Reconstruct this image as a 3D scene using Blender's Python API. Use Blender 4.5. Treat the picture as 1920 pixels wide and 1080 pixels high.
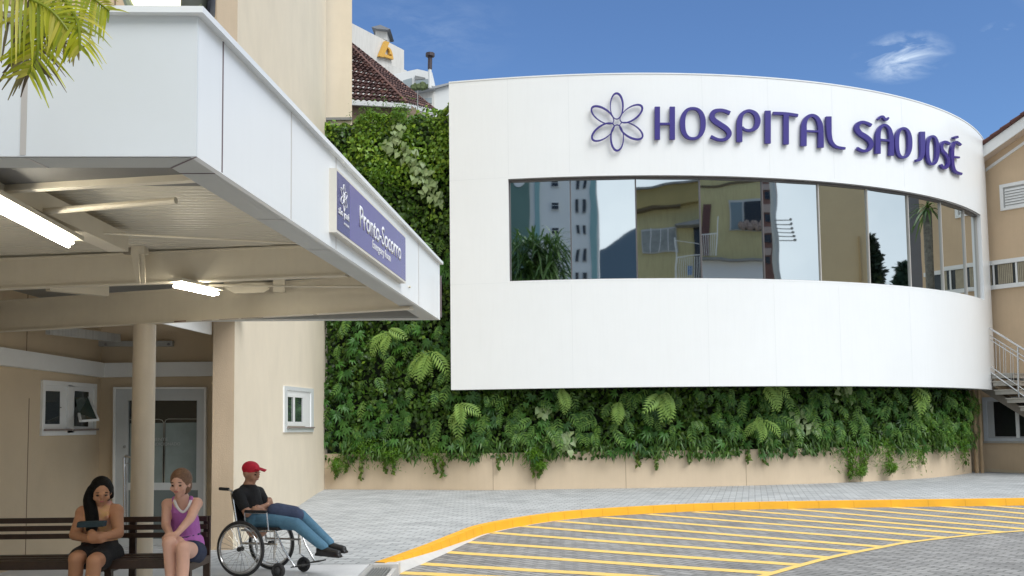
import bpy, bmesh, math, random
import numpy as np
from mathutils import Vector, Matrix, noise
random.seed(7); RNG = np.random.RandomState(11)
sc = bpy.context.scene
for o in list(bpy.data.objects): bpy.data.objects.remove(o)
COL = sc.collection
R = math.radians
# ------------------------------------------------------------------ camera
FPX, ROLL, TP = 1800., .012, .0717
CY = 798 - FPX*TP
PITCH = math.atan(TP)
fw = Vector((0, math.cos(PITCH), math.sin(PITCH))); up0 = Vector((0, -math.sin(PITCH), math.cos(PITCH))); rt0 = Vector((1, 0, 0))
RT = rt0*math.cos(ROLL) - up0*math.sin(ROLL); UP = rt0*math.sin(ROLL) + up0*math.cos(ROLL)
CAM = Vector((0, 0, 1.6))
cd = bpy.data.cameras.new('camera'); cam = bpy.data.objects.new('camera', cd); COL.objects.link(cam)
cd.sensor_width = 36; cd.lens = FPX/1920*36; cd.shift_y = (CY-540)/1920; cd.clip_start = .05; cd.clip_end = 20000
m = Matrix.Identity(4)
for i in range(3): m[i][0] = RT[i]; m[i][1] = UP[i]; m[i][2] = -fw[i]; m[i][3] = CAM[i]
cam.matrix_world = m; sc.camera = cam
# ------------------------------------------------------------------ world, sun
SUN_EL, SUN_AZ = R(50), R(136)          # azimuth clockwise from +Y (north)
sd = Vector((math.sin(SUN_AZ)*math.cos(SUN_EL), math.cos(SUN_AZ)*math.cos(SUN_EL), math.sin(SUN_EL)))
w = bpy.data.worlds.new('World'); sc.world = w; w.use_nodes = True
nt = w.node_tree; N = nt.nodes; N.clear(); Lk = nt.links.new
def wn(t, **k):
    n = N.new(t)
    for a, b in k.items(): setattr(n, a, b)
    return n
sky = wn('ShaderNodeTexSky', sky_type='NISHITA', sun_disc=False); sky.sun_elevation = SUN_EL; sky.sun_rotation = SUN_AZ; sky.altitude = 0; sky.air_density = 1.0; sky.dust_density = .3; sky.ozone_density = 3
tc = wn('ShaderNodeTexCoord'); sep = wn('ShaderNodeSeparateXYZ'); Lk(tc.outputs['Generated'], sep.inputs[0])
hue = wn('ShaderNodeMixRGB', blend_type='MULTIPLY'); hue.inputs[0].default_value = 1; hue.inputs[2].default_value = (.72, .88, 1.08, 1)
Lk(sky.outputs[0], hue.inputs[1])
# cirrus in the blue half
mp = wn('ShaderNodeMapping'); mp.inputs['Scale'].default_value = (9, 9, 26); Lk(tc.outputs['Generated'], mp.inputs[0])
nz = wn('ShaderNodeTexNoise'); nz.inputs['Scale'].default_value = 2.6; nz.inputs['Detail'].default_value = 9; nz.inputs['Roughness'].default_value = .62; nz.inputs['Distortion'].default_value = .5; Lk(mp.outputs[0], nz.inputs[0])
def spot(d, r0, r1):
    d = Vector(d).normalized()
    sq = wn('ShaderNodeVectorMath', operation='MULTIPLY'); sq.inputs[1].default_value = (1, 1, 2); Lk(tc.outputs['Generated'], sq.inputs[0])
    dp = wn('ShaderNodeVectorMath', operation='DISTANCE'); dp.inputs[1].default_value = (d.x, d.y, d.z*2); Lk(sq.outputs[0], dp.inputs[0])
    mr = wn('ShaderNodeMapRange'); mr.inputs[1].default_value = r0; mr.inputs[2].default_value = r1; mr.inputs[3].default_value = 1; mr.inputs[4].default_value = 0; Lk(dp.outputs['Value'], mr.inputs[0])
    return mr
def pray(px, py): return fw + RT*((px-960)/FPX) - UP*((py-CY)/FPX)
s1 = spot(pray(1690, 108), .0, .047); s2 = spot(pray(1870, 57), .0, .016); s3 = spot(pray(800, 60), 0, .10)
def mth(op, a, b):
    n = wn('ShaderNodeMath', operation=op)
    for i, v in enumerate((a, b)):
        if isinstance(v, (int, float)): n.inputs[i].default_value = v
        else: Lk(v, n.inputs[i])
    return n.outputs[0]
cr = wn('ShaderNodeMapRange'); cr.inputs[1].default_value = .42; cr.inputs[2].default_value = .72; Lk(nz.outputs[0], cr.inputs[0])
sp = mth('MAXIMUM', s1.outputs[0], mth('MAXIMUM', mth('MULTIPLY', s2.outputs[0], .45), mth('MULTIPLY', s3.outputs[0], .10)))
cm = mth('MULTIPLY', mth('MULTIPLY', cr.outputs[0], sp), 1.15)
mx = wn('ShaderNodeMixRGB'); Lk(cm, mx.inputs[0]); Lk(hue.outputs[0], mx.inputs[1]); mx.inputs[2].default_value = (7.0, 8.0, 9.0, 1)
# overcast bank over the southern and eastern half of the sky (seen in the windows)
nz2 = wn('ShaderNodeTexNoise'); nz2.inputs['Scale'].default_value = 3.5; nz2.inputs['Detail'].default_value = 5; Lk(tc.outputs['Generated'], nz2.inputs[0])
gr = wn('ShaderNodeMixRGB'); gr.inputs[1].default_value = (4.6, 5.5, 6.5, 1); gr.inputs[2].default_value = (8.2, 8.9, 9.6, 1)
g2 = wn('ShaderNodeMapRange'); g2.inputs[1].default_value = .3; g2.inputs[2].default_value = .7; Lk(nz2.outputs[0], g2.inputs[0]); Lk(g2.outputs[0], gr.inputs[0])
dirn = mth('ADD', mth('MULTIPLY', sep.outputs['Y'], -1.0), mth('ADD', mth('MULTIPLY', sep.outputs['X'], .45), mth('MULTIPLY', sep.outputs['Z'], .55)))
mk = wn('ShaderNodeMapRange'); mk.inputs[1].default_value = -.42; mk.inputs[2].default_value = -.05; Lk(dirn, mk.inputs[0])
m2 = wn('ShaderNodeMixRGB'); Lk(mk.outputs[0], m2.inputs[0]); Lk(mx.outputs[0], m2.inputs[1]); Lk(gr.outputs[0], m2.inputs[2])
bg = wn('ShaderNodeBackground'); bg.inputs[1].default_value = .1; Lk(m2.outputs[0], bg.inputs[0])
wo = wn('ShaderNodeOutputWorld'); Lk(bg.outputs[0], wo.inputs[0])
sl = bpy.data.lights.new('sun', 'SUN'); sl.energy = 2.2; sl.angle = R(38); sl.color = (1, .995, .985)
so = bpy.data.objects.new('sun', sl); COL.objects.link(so); so.rotation_euler = sd.to_track_quat('Z', 'Y').to_euler()
sc.view_settings.view_transform = 'Standard'; sc.view_settings.look = 'None'; sc.view_settings.exposure = .42; sc.view_settings.gamma = 1
# ------------------------------------------------------------------ pixel geometry helpers (rays of the real camera hit real planes)
def onZ(px, py, z): d = pray(px, py); return CAM + d*((z-1.6)/d.z)
def onY(px, py, y): d = pray(px, py); return CAM + d*(y/d.y)
def onP(px, py, p0, n): d = pray(px, py); p0 = Vector(p0); n = Vector(n); return CAM + d*(((p0-CAM).dot(n))/d.dot(n))
# ------------------------------------------------------------------ materials
MATS = {}
def mat(name, col, rough=.6, var=0., scale=8., bump=0., bscale=40., metal=0., spec=.5, streak=0., emit=None, es=0., coat=0., island=None, trans=0., col2=None):
    if name in MATS: return MATS[name]
    mt = bpy.data.materials.new(name); mt.use_nodes = True; MATS[name] = mt
    n = mt.node_tree.nodes; l = mt.node_tree.links.new; b = n['Principled BSDF']
    b.inputs['Base Color'].default_value = (*col, 1); b.inputs['Roughness'].default_value = rough; b.inputs['Metallic'].default_value = metal
    b.inputs['Specular IOR Level'].default_value = spec
    if coat: b.inputs['Coat Weight'].default_value = coat; b.inputs['Coat Roughness'].default_value = .08
    if emit: b.inputs['Emission Color'].default_value = (*emit, 1); b.inputs['Emission Strength'].default_value = es
    t = n.new('ShaderNodeTexCoord')
    out = None
    if var or col2:
        z = n.new('ShaderNodeTexNoise'); z.inputs['Scale'].default_value = scale; z.inputs['Detail'].default_value = 8; z.inputs['Roughness'].default_value = .65
        l(t.outputs['Object'], z.inputs[0])
        r = n.new('ShaderNodeMapRange'); r.inputs[1].default_value = .3; r.inputs[2].default_value = .7; l(z.outputs[0], r.inputs[0])
        x = n.new('ShaderNodeMixRGB'); l(r.outputs[0], x.inputs[0])
        c2 = col2 if col2 else tuple(c*(1-var) for c in col); c1 = col if col2 else tuple(min(1, c*(1+var)) for c in col)
        x.inputs[1].default_value = (*c2, 1); x.inputs[2].default_value = (*c1, 1); out = x.outputs[0]
    if island:
        g = n.new('ShaderNodeNewGeometry'); cr = n.new('ShaderNodeValToRGB'); l(g.outputs['Random Per Island'], cr.inputs[0])
        e = cr.color_ramp.elements
        while len(e) < len(island): e.new(.5)
        for i, c in enumerate(island): e[i].position = i/(len(island)-1); e[i].color = (*c, 1)
        out = cr.outputs[0]
    if streak:
        mpn = n.new('ShaderNodeMapping'); mpn.inputs['Scale'].default_value = (5, 5, .35); l(t.outputs['Object'], mpn.inputs[0])
        z = n.new('ShaderNodeTexNoise'); z.inputs['Scale'].default_value = 3; z.inputs['Detail'].default_value = 7; l(mpn.outputs[0], z.inputs[0])
        r = n.new('ShaderNodeMapRange'); r.inputs[1].default_value = .45; r.inputs[2].default_value = .8; r.inputs[4].default_value = streak; l(z.outputs[0], r.inputs[0])
        x = n.new('ShaderNodeMixRGB'); x.blend_type = 'MULTIPLY'; l(r.outputs[0], x.inputs[0])
        if out: l(out, x.inputs[1])
        else: x.inputs[1].default_value = (*col, 1)
        x.inputs[2].default_value = (.45, .42, .38, 1); out = x.outputs[0]
    if out: l(out, b.inputs['Base Color'])
    if bump:
        z = n.new('ShaderNodeTexNoise'); z.inputs['Scale'].default_value = bscale; z.inputs['Detail'].default_value = 6; l(t.outputs['Object'], z.inputs[0])
        bp = n.new('ShaderNodeBump'); bp.inputs['Strength'].default_value = bump; bp.inputs['Distance'].default_value = .02; l(z.outputs[0], bp.inputs['Height']); l(bp.outputs[0], b.inputs['Normal'])
    if trans:
        o = n['Material Output']; tr = n.new('ShaderNodeBsdfTranslucent'); ms = n.new('ShaderNodeMixShader'); ms.inputs[0].default_value = trans
        if out: l(out, tr.inputs[0])
        else: tr.inputs[0].default_value = (*col, 1)
        l(b.outputs[0], ms.inputs[1]); l(tr.outputs[0], ms.inputs[2]); l(ms.outputs[0], o.inputs[0])
    return mt
def paver(name, c1, c2, mortar, bw, bh, ang, herring=False, blotch=.2):
    mt = bpy.data.materials.new(name); mt.use_nodes = True
    n = mt.node_tree.nodes; l = mt.node_tree.links.new; b = n['Principled BSDF']; b.inputs['Roughness'].default_value = .8
    b.inputs['Specular IOR Level'].default_value = .3
    t = n.new('ShaderNodeTexCoord'); mpn = n.new('ShaderNodeMapping'); mpn.inputs['Rotation'].default_value = (0, 0, ang); l(t.outputs['Object'], mpn.inputs[0])
    wz = n.new('ShaderNodeTexNoise'); wz.inputs['Scale'].default_value = 3; l(mpn.outputs[0], wz.inputs[0])
    wm = n.new('ShaderNodeMixRGB'); wm.blend_type = 'LINEAR_LIGHT'; wm.inputs[0].default_value = .006; l(mpn.outputs[0], wm.inputs[1]); l(wz.outputs['Color'], wm.inputs[2])
    br = n.new('ShaderNodeTexBrick'); br.inputs['Scale'].default_value = 1; br.inputs['Brick Width'].default_value = bw; br.inputs['Row Height'].default_value = bh
    br.inputs['Mortar Size'].default_value = .009; br.inputs['Mortar Smooth'].default_value = .2; br.inputs['Color1'].default_value = (*c1, 1); br.inputs['Color2'].default_value = (*c2, 1); br.inputs['Mortar'].default_value = (*mortar, 1)
    br.inputs['Bias'].default_value = -.25; l(wm.outputs[0], br.inputs[0])
    z = n.new('ShaderNodeTexNoise'); z.inputs['Scale'].default_value = .8; z.inputs['Detail'].default_value = 9; z.inputs['Roughness'].default_value = .7; l(t.outputs['Object'], z.inputs[0])
    r = n.new('ShaderNodeMapRange'); r.inputs[1].default_value = .3; r.inputs[2].default_value = .7; r.inputs[3].default_value = 1-blotch; r.inputs[4].default_value = 1+blotch*.6; l(z.outputs[0], r.inputs[0])
    mu = n.new('ShaderNodeVectorMath'); mu.operation = 'SCALE'; l(br.outputs[0], mu.inputs[0]); l(r.outputs[0], mu.inputs['Scale'])
    l(mu.outputs[0], b.inputs['Base Color'])
    z2 = n.new('ShaderNodeTexNoise'); z2.inputs['Scale'].default_value = 60; l(t.outputs['Object'], z2.inputs[0])
    ad = n.new('ShaderNodeMath'); ad.operation = 'MULTIPLY_ADD'; l(br.outputs['Fac'], ad.inputs[0]); ad.inputs[1].default_value = -1.0; l(z2.outputs[0], ad.inputs[2])
    bp = n.new('ShaderNodeBump'); bp.inputs['Strength'].default_value = .6; bp.inputs['Distance'].default_value = .012; l(ad.outputs[0], bp.inputs['Height']); l(bp.outputs[0], b.inputs['Normal'])
    return mt
M = dict(
 cream=mat('cream_render', (.73, .64, .50), .85, .05, .9, .25, 90, streak=.035),
 tan=mat('tan_render', (.60, .48, .33), .85, .05, 1.5, .25, 90),
 peach=mat('peach_render', (.62, .46, .30), .85, .04, 1.5, .2, 90, streak=.06),
 planter=mat('planter_render', (.70, .56, .40), .85, .05, .8, .25, 90, streak=.06),
 white=mat('white_composite_panel', (.85, .865, .87), .26, .015, .6, .03, 1.2, spec=.5, streak=.03),
 wpaint=mat('white_paint', (.78, .78, .76), .5, .03, 3, .05, 60),
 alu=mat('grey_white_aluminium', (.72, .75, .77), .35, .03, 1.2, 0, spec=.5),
 steel=mat('cream_painted_steel', (.68, .62, .50), .5, .05, 2, .05, 50, streak=.05),
 deck=mat('roof_deck_steel', (.56, .52, .43), .4, .06, 2, 0),
 dgrey=mat('grey_metal', (.25, .25, .24), .5, .1, 3),
 frame=mat('dark_window_frame', (.10, .09, .09), .4),
 black=mat('black_interior', (.012, .012, .014), .25),
 glassd=mat('dark_glass', (.02, .026, .026), .06, spec=.6),
 chrome=mat('stainless_steel', (.62, .62, .62), .22, metal=1),
 purple=mat('purple_acrylic', (.038, .024, .21), .35, .04, 3, 0),
 sign1=mat('sign_dark_purple', (.04, .03, .18), .25), sign2=mat('sign_violet', (.10, .07, .29), .2, .06, 1.2),
 signw=mat('sign_white', (.8, .8, .82), .4), signc=mat('sign_frame_cream', (.72, .68, .6), .4, .06, 4),
 kerb=mat('yellow_kerb_paint', (.86, .42, .015), .6, .05, 3, .2, 50, streak=.06), yline=mat('yellow_road_paint', (.92, .62, .15), .7, .0, 9, .4, 60, col2=(.74, .50, .16)),
 conc=mat('pale_concrete', (.60, .60, .60), .8, .12, 1.6, .2, 30), gutter=mat('gutter_concrete', (.56, .54, .51), .8, .08, 3, .2, 40),
 stone=mat('stair_concrete', (.42, .39, .34), .8, .12, 4, .2, 40),
 wood=mat('dark_bench_wood', (.035, .018, .012), .45, .3, 14, .1, 40), ground=mat('asphalt', (.06, .06, .06), .9, .2, 2, .3, 40),
 soil=mat('dark_growing_panel', (.012, .02, .008), .95),
)
# mirror glass of the ribbon window
gm = bpy.data.materials.new('reflective_glass'); gm.use_nodes = True; b = gm.node_tree.nodes['Principled BSDF']
b.inputs['Base Color'].default_value = (.66, .70, .70, 1); b.inputs['Metallic'].default_value = 1; b.inputs['Roughness'].default_value = .018
t = gm.node_tree.nodes.new('ShaderNodeTexCoord'); z = gm.node_tree.nodes.new('ShaderNodeTexNoise'); z.inputs['Scale'].default_value = .9; z.inputs['Detail'].default_value = 1
bp = gm.node_tree.nodes.new('ShaderNodeBump'); bp.inputs['Strength'].default_value = .045; bp.inputs['Distance'].default_value = .05
gm.node_tree.links.new(t.outputs['Object'], z.inputs[0]); gm.node_tree.links.new(z.outputs[0], bp.inputs['Height']); gm.node_tree.links.new(bp.outputs[0], b.inputs['Normal'])
M['mirror'] = gm
M['walk'] = paver('grey_block_paving', (.50, .51, .51), (.35, .36, .365), (.19, .195, .20), .27, .15, R(14), blotch=.18)
M['road'] = paver('dark_block_paving', (.34, .33, .32), (.21, .205, .20), (.10, .10, .095), .24, .12, R(48), blotch=.3)
# ------------------------------------------------------------------ mesh builder
class MB:
    def __init__(s): s.v = []; s.f = []; s.m = []
    def add(s, vs, fs, mi=0):
        o = len(s.v); s.v += [tuple(v) for v in vs]; s.f += [tuple(i+o for i in f) for f in fs]; s.m += [mi]*len(fs); return s
    def prism(s, pts, ext, mi=0):
        n = len(pts); ext = Vector(ext); p = [Vector(q) for q in pts]
        return s.add(p+[q+ext for q in p], [tuple(range(n)), tuple(range(2*n-1, n-1, -1))]+[(i, i+n, (i+1) % n+n, (i+1) % n) for i in range(n)], mi)
    def box(s, a, b, mi=0):
        return s.prism([(a[0], a[1], a[2]), (b[0], a[1], a[2]), (b[0], b[1], a[2]), (a[0], b[1], a[2])], (0, 0, b[2]-a[2]), mi)
    def bar(s, a, b, w_, h, up=(0, 0, 1), mi=0):
        a = Vector(a); b = Vector(b); d = (b-a).normalized(); sx = d.cross(Vector(up)).normalized()*w_/2; sz = sx.cross(d).normalized()*h/2
        return s.prism([a-sx-sz, a+sx-sz, a+sx+sz, a-sx+sz], b-a, mi)
    def tube(s, pts, r, n=10, mi=0, cap=True):
        pts = [Vector(p) for p in pts]; rs = r if isinstance(r, (list, tuple)) else [r]*len(pts); vs = []; fs = []
        ref = Vector((0, 0, 1)) if abs((pts[-1]-pts[0]).normalized().z) < .9 else Vector((1, 0, 0))
        for i, p in enumerate(pts):
            d = (pts[min(i+1, len(pts)-1)]-pts[max(i-1, 0)]).normalized(); x = d.cross(ref).normalized(); y = d.cross(x)
            vs += [p+(x*math.cos(2*math.pi*k/n)+y*math.sin(2*math.pi*k/n))*rs[i] for k in range(n)]
        for i in range(len(pts)-1):
            fs += [(i*n+k, i*n+(k+1) % n, (i+1)*n+(k+1) % n, (i+1)*n+k) for k in range(n)]
        if cap: fs += [tuple(range(n-1, -1, -1)), tuple(range((len(pts)-1)*n, len(pts)*n))]
        return s.add(vs, fs, mi)
    def torus(s, c, ax, R0, r, n=40, k=8, mi=0):
        c = Vector(c); ax = Vector(ax).normalized(); x = ax.orthogonal().normalized(); y = ax.cross(x); vs = []; fs = []
        for i in range(n):
            a = 2*math.pi*i/n; d = x*math.cos(a)+y*math.sin(a)
            for j in range(k):
                bb = 2*math.pi*j/k; vs.append(c+d*(R0+r*math.cos(bb))+ax*r*math.sin(bb))
        for i in range(n):
            for j in range(k): fs.append((i*k+j, i*k+(j+1) % k, ((i+1) % n)*k+(j+1) % k, ((i+1) % n)*k+j))
        return s.add(vs, fs, mi)
    def ball(s, c, r, n=12, mi=0, squash=(1, 1, 1), ax=None):
        vs = []; fs = []; c = Vector(c); m_ = n//2
        for i in range(m_+1):
            for j in range(n):
                th = math.pi*i/m_; ph = 2*math.pi*j/n
                v = Vector((math.sin(th)*math.cos(ph)*squash[0], math.sin(th)*math.sin(ph)*squash[1], math.cos(th)*squash[2]))*r
                if ax: v = ax @ v
                vs.append(c+v)
        for i in range(m_):
            for j in range(n): fs.append((i*n+j, (i+1)*n+j, (i+1)*n+(j+1) % n, i*n+(j+1) % n))
        return s.add(vs, fs, mi)
    def build(s, name, m_, parent=None, smooth=False, bevel=0):
        me = bpy.data.meshes.new(name); me.from_pydata(s.v, [], s.f)
        ms = m_ if isinstance(m_, (list, tuple)) else [m_]
        for q in ms: me.materials.append(q)
        if len(ms) > 1: me.polygons.foreach_set('material_index', s.m)
        bm = bmesh.new(); bm.from_mesh(me); bmesh.ops.remove_doubles(bm, verts=bm.verts, dist=1e-5) if smooth else None
        bmesh.ops.recalc_face_normals(bm, faces=bm.faces); bm.to_mesh(me); bm.free()
        if smooth: me.polygons.foreach_set('use_smooth', [True]*len(me.polygons))
        o = bpy.data.objects.new(name, me); COL.objects.link(o)
        if smooth == 'auto':
            try: me.set_sharp_from_angle(angle=R(35))
            except Exception: pass
        if bevel:
            bv = o.modifiers.new('bevel', 'BEVEL'); bv.width = bevel; bv.segments = 2; bv.limit_method = 'ANGLE'
        if parent: o.parent = parent; o.matrix_parent_inverse = parent.matrix_world.inverted()
        return o
def tag(o, label=None, cat=None, group=None, kind=None):
    for k, v in (('label', label), ('category', cat), ('group', group), ('kind', kind)):
        if v: o[k] = v
    return o
def empty(name, loc, label, cat, group=None):
    o = bpy.data.objects.new(name, None); COL.objects.link(o); o.location = loc; o.empty_display_size = .2
    o.matrix_world = Matrix.Translation(Vector(loc)); return tag(o, label, cat, group)
def fastmesh(name, V, Fq, m_, parent=None, smooth=False):
    V = np.asarray(V, np.float32); Fq = np.asarray(Fq, np.int32); k = Fq.shape[1]
    me = bpy.data.meshes.new(name); me.vertices.add(len(V)); me.vertices.foreach_set('co', V.ravel())
    me.loops.add(Fq.size); me.loops.foreach_set('vertex_index', Fq.ravel()); me.polygons.add(len(Fq)); me.polygons.foreach_set('loop_start', np.arange(0, Fq.size, k, dtype=np.int32))
    me.update(calc_edges=True); me.materials.append(m_)
    if smooth: me.polygons.foreach_set('use_smooth', [True]*len(me.polygons))
    o = bpy.data.objects.new(name, me); COL.objects.link(o)
    if parent: o.parent = parent; o.matrix_parent_inverse = parent.matrix_world.inverted()
    return o
def text_mesh(name, s_, org, ux, uz, w_, h_, m_, parent, depth=.004, bold=0, wide=None):
    """text fitted to a w_ x h_ box at org on a plane spanned by ux, uz"""
    cu = bpy.data.curves.new(name, 'FONT'); cu.body = s_; cu.size = 1; cu.offset = bold; cu.resolution_u = 4
    o = bpy.data.objects.new(name, cu); COL.objects.link(o); dg = bpy.context.evaluated_depsgraph_get(); dg.update()
    me = bpy.data.meshes.new_from_object(o.evaluated_get(dg)); bpy.data.objects.remove(o)
    co = np.zeros(len(me.vertices)*3); me.vertices.foreach_get('co', co); co = co.reshape(-1, 3)
    mn = co.min(0); mxx = co.max(0); ux = Vector(ux).normalized(); uz = Vector(uz).normalized(); nn = ux.cross(uz)
    me2 = bpy.data.meshes.new(name)
    bm = bmesh.new(); bm.from_mesh(me); bmesh.ops.remove_doubles(bm, verts=bm.verts, dist=1e-4)
    for v in bm.verts:
        u = (v.co.x-mn[0])/(mxx[0]-mn[0])*w_; q = (v.co.y-mn[1])/(mxx[1]-mn[1])*h_
        v.co = Vector(org)+ux*u+uz*q
    g = bmesh.ops.extrude_face_region(bm, geom=list(bm.faces))
    for e in g['geom']:
        if isinstance(e, bmesh.types.BMVert): e.co += nn*depth
    bmesh.ops.recalc_face_normals(bm, faces=bm.faces); bm.to_mesh(me2); bm.free(); me2.materials.append(m_)
    o = bpy.data.objects.new(name, me2); COL.objects.link(o)
    if parent: o.parent = parent; o.matrix_parent_inverse = parent.matrix_world.inverted()
    return o
def struct(o): o['kind'] = 'structure'; return o

# ================================================================== GROUND
def crv(pts, n=8):     # Catmull-Rom
    p = [Vector(q) for q in pts]; out = []
    for i in range(len(p)-1):
        a = p[max(i-1, 0)]; b = p[i]; c = p[i+1]; d = p[min(i+2, len(p)-1)]
        for k in range(n):
            t_ = k/n; out.append(.5*((2*b)+(c-a)*t_+(2*a-5*b+4*c-d)*t_*t_+(3*b-a-3*c+d)*t_**3))
    return out+[p[-1]]
kp = [(-1.66, 11.55)] + [tuple(onZ(a, b_, 0).xy) for a, b_ in ((745, 1040), (800, 1020), (850, 1000), (900, 983), (1000, 965.5), (1100, 955), (1240, 947), (1350, 942.6), (1500, 939.5), (1700, 936.5), (1920, 933.6))] + [(14, 20.3), (22, 21.2), (34, 23)]
KC = [Vector((p.x, p.y, 0)) for p in crv([Vector((a, b_, 0)) for a, b_ in kp], 6)]
def offs(c, d):
    out = []
    for i, p in enumerate(c):
        t_ = (c[min(i+1, len(c)-1)]-c[max(i-1, 0)]).normalized(); out.append(p+Vector((t_.y, -t_.x, 0))*d)
    return out
K0 = offs(KC, 0); K1 = offs(KC, .13); K2 = offs(KC, .15)
ST = -.14
def strip(mb, a, b_, mi=0):
    n = len(a); mb.add(list(a)+list(b_), [(i, i+1, n+i+1, n+i) for i in range(n-1)], mi)
struct(MB().add([(-4000, -4000, -.30), (4000, -4000, -.30), (4000, 4000, -.30), (-4000, 4000, -.30)], [(0, 1, 2, 3)]).build('ground', M['ground']))
mb = MB(); far = [Vector((p.x, 60, 0)) for p in K0]; strip(mb, K0, far); mb.add([(-40, 11.40, 0), (-1.66, 11.40, 0), (-1.66, 60, 0), (-40, 60, 0)], [(0, 1, 2, 3)])
struct(mb.build('pavement', M['walk']))
mb = MB(); nr = [Vector((p.x, -8, ST)) for p in K2]; strip(mb, [Vector((p.x, p.y, ST)) for p in K2], nr)
mb.add([(-1.36, -40, ST), (60, -40, ST), (60, -8, ST), (-1.36, -8, ST)], [(0, 1, 2, 3)])
struct(mb.build('road', M['road']))
mb = MB(); mb.box((-14, -6, -.2), (-1.70, 11.395, .0)); struct(mb.build('concrete_floor', M['conc']))
ez0 = Vector((0, 0, .002))
# kerb
mb = MB(); a = [p+Vector((0, 0, .004)) for p in K0]; b_ = [p+Vector((0, 0, .0)) for p in K1]; kz = lambda p: ST-.02 if p.y > 15.5 else (-.03 if p.y < 11.8 else -.03+(ST+.02)*((p.y-11.8)/3.7)**.8)
c_ = [Vector((p.x, p.y, kz(p))) for p in K2]
strip(mb, a, b_); strip(mb, b_, c_); struct(mb.build('kerb', M['kerb'], smooth=False))
mb = MB()
for i in range(3, len(K0)-1, 2):
    d_ = (K0[i+1]-K0[i]).normalized()*.006; mb.add([a[i]+ez0, a[i]+d_+ez0, b_[i]+d_+ez0, b_[i]+ez0], [(0, 1, 2, 3)]); nn0 = Vector((d_.y, -d_.x, 0)).normalized()*.003
    mb.add([b_[i]+nn0, b_[i]+d_+nn0, c_[i]+d_+nn0, c_[i]+nn0], [(0, 1, 2, 3)])
struct(mb.build('kerb_joint', mat('kerb_joint_dark', (.55, .26, .015), .9)))
# gutter strip tapering along the inside bend
gi = [Vector((p.x, p.y, max(ST+.004, kz(p)+.002))) for p in K2 if p.y < 20.2 and p.x < 1.5]
go = []
for i, p in enumerate(gi):
    t_ = (gi[min(i+1, len(gi)-1)]-gi[max(i-1, 0)]).normalized(); q_ = p+Vector((t_.y, -t_.x, 0))*(.11*(1-i/len(gi))+.02); q_.z = ST+.004; go.append(q_)
mb = MB(); strip(mb, gi, go); struct(mb.build('gutter', M['gutter']))
MB().box((-1.70, 11.392, -.2), (-1.36, 11.60, -.006)).build('gutter', M['gutter'])['kind'] = 'structure'
# drain grate running toward the camera
t0 = empty('drain_grate', (-1.54, 8, 0), 'dark slotted metal drain grate set in the ground at the end of the yellow kerb', 'drain grate')
mb = MB(); mb.box((-1.675, -2, -.16), (-1.665, 11.39, .002)); mb.box((-1.43, -2, -.16), (-1.38, 11.39, -.05)); mb.build('surround', M['gutter'], t0)
mb = MB(); mb.box((-1.66, -2, -.2), (-1.432, 11.39, -.12)); mb.build('channel', M['black'], t0)
mb = MB()
for i in range(7): mb.box((-1.655+i*.031, -2, -.08), (-1.642+i*.031, 11.38, -.035))
for k in range(45): mb.box((-1.66, 11.2-k*.3, -.085), (-1.432, 11.22-k*.3, -.06))
mb.build('bars', M['dgrey'], t0)
# road markings: outer edge line + diagonal bars
edge = crv([onZ(x, y, ST) for x, y in ((1340, 1105), (1432, 1080), (1552, 1047), (1640, 1029), (1706, 1017), (1837, 1002), (1920, 995.5), (2050, 986), (2300, 972))], 5)
zl = Vector((0, 0, .006)); eo = offs([Vector((p.x, p.y, 0)) for p in edge], .055); ei = offs([Vector((p.x, p.y, 0)) for p in edge], -.055)
mb = MB(); strip(mb, [Vector((p.x, p.y, ST+.006)) for p in eo], [Vector((p.x, p.y, ST+.006)) for p in ei])
bars = [((715, 1073), (1290, 1098)), ((747, 1055), (1368, 1091)), ((800, 1033), (1448, 1075)), ((857, 1015), (1503, 1060)), ((907, 998), (1556, 1046)), ((967, 986), (1610, 1035)), ((1047, 977.5), (1660, 1026)), ((1130, 970), (1712, 1016)),
        ((1215, 964.5), (1770, 1008)), ((1300, 960), (1830, 1002)), ((1390, 957), (1880, 998)), ((1480, 954.5), (1930, 993)), ((1570, 952), (1985, 988)), ((1660, 950), (2040, 983)), ((1750, 948), (2095, 979)), ((1830, 946.5), (2150, 974)), ((1905, 945), (2200, 970))]
for k, (p, q) in enumerate(bars):
    a = onZ(*p, ST); e = onZ(*q, ST); d = (e-a); L = d.length; nrm = Vector((-d.y, d.x, 0)).normalized()
    A = []; B = []
    for i in range(13):
        u = i/12; c = a+d*u; wob = .012*math.sin(9*u+k*1.7)+.008*random.uniform(-1, 1); wd = .108
        A.append(c+nrm*(wd+wob)+Vector((0, 0, .004))); B.append(c-nrm*(wd-wob)+Vector((0, 0, .004)))
    strip(mb, A, B)
struct(mb.build('road_marking', M['yline']))
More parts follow.
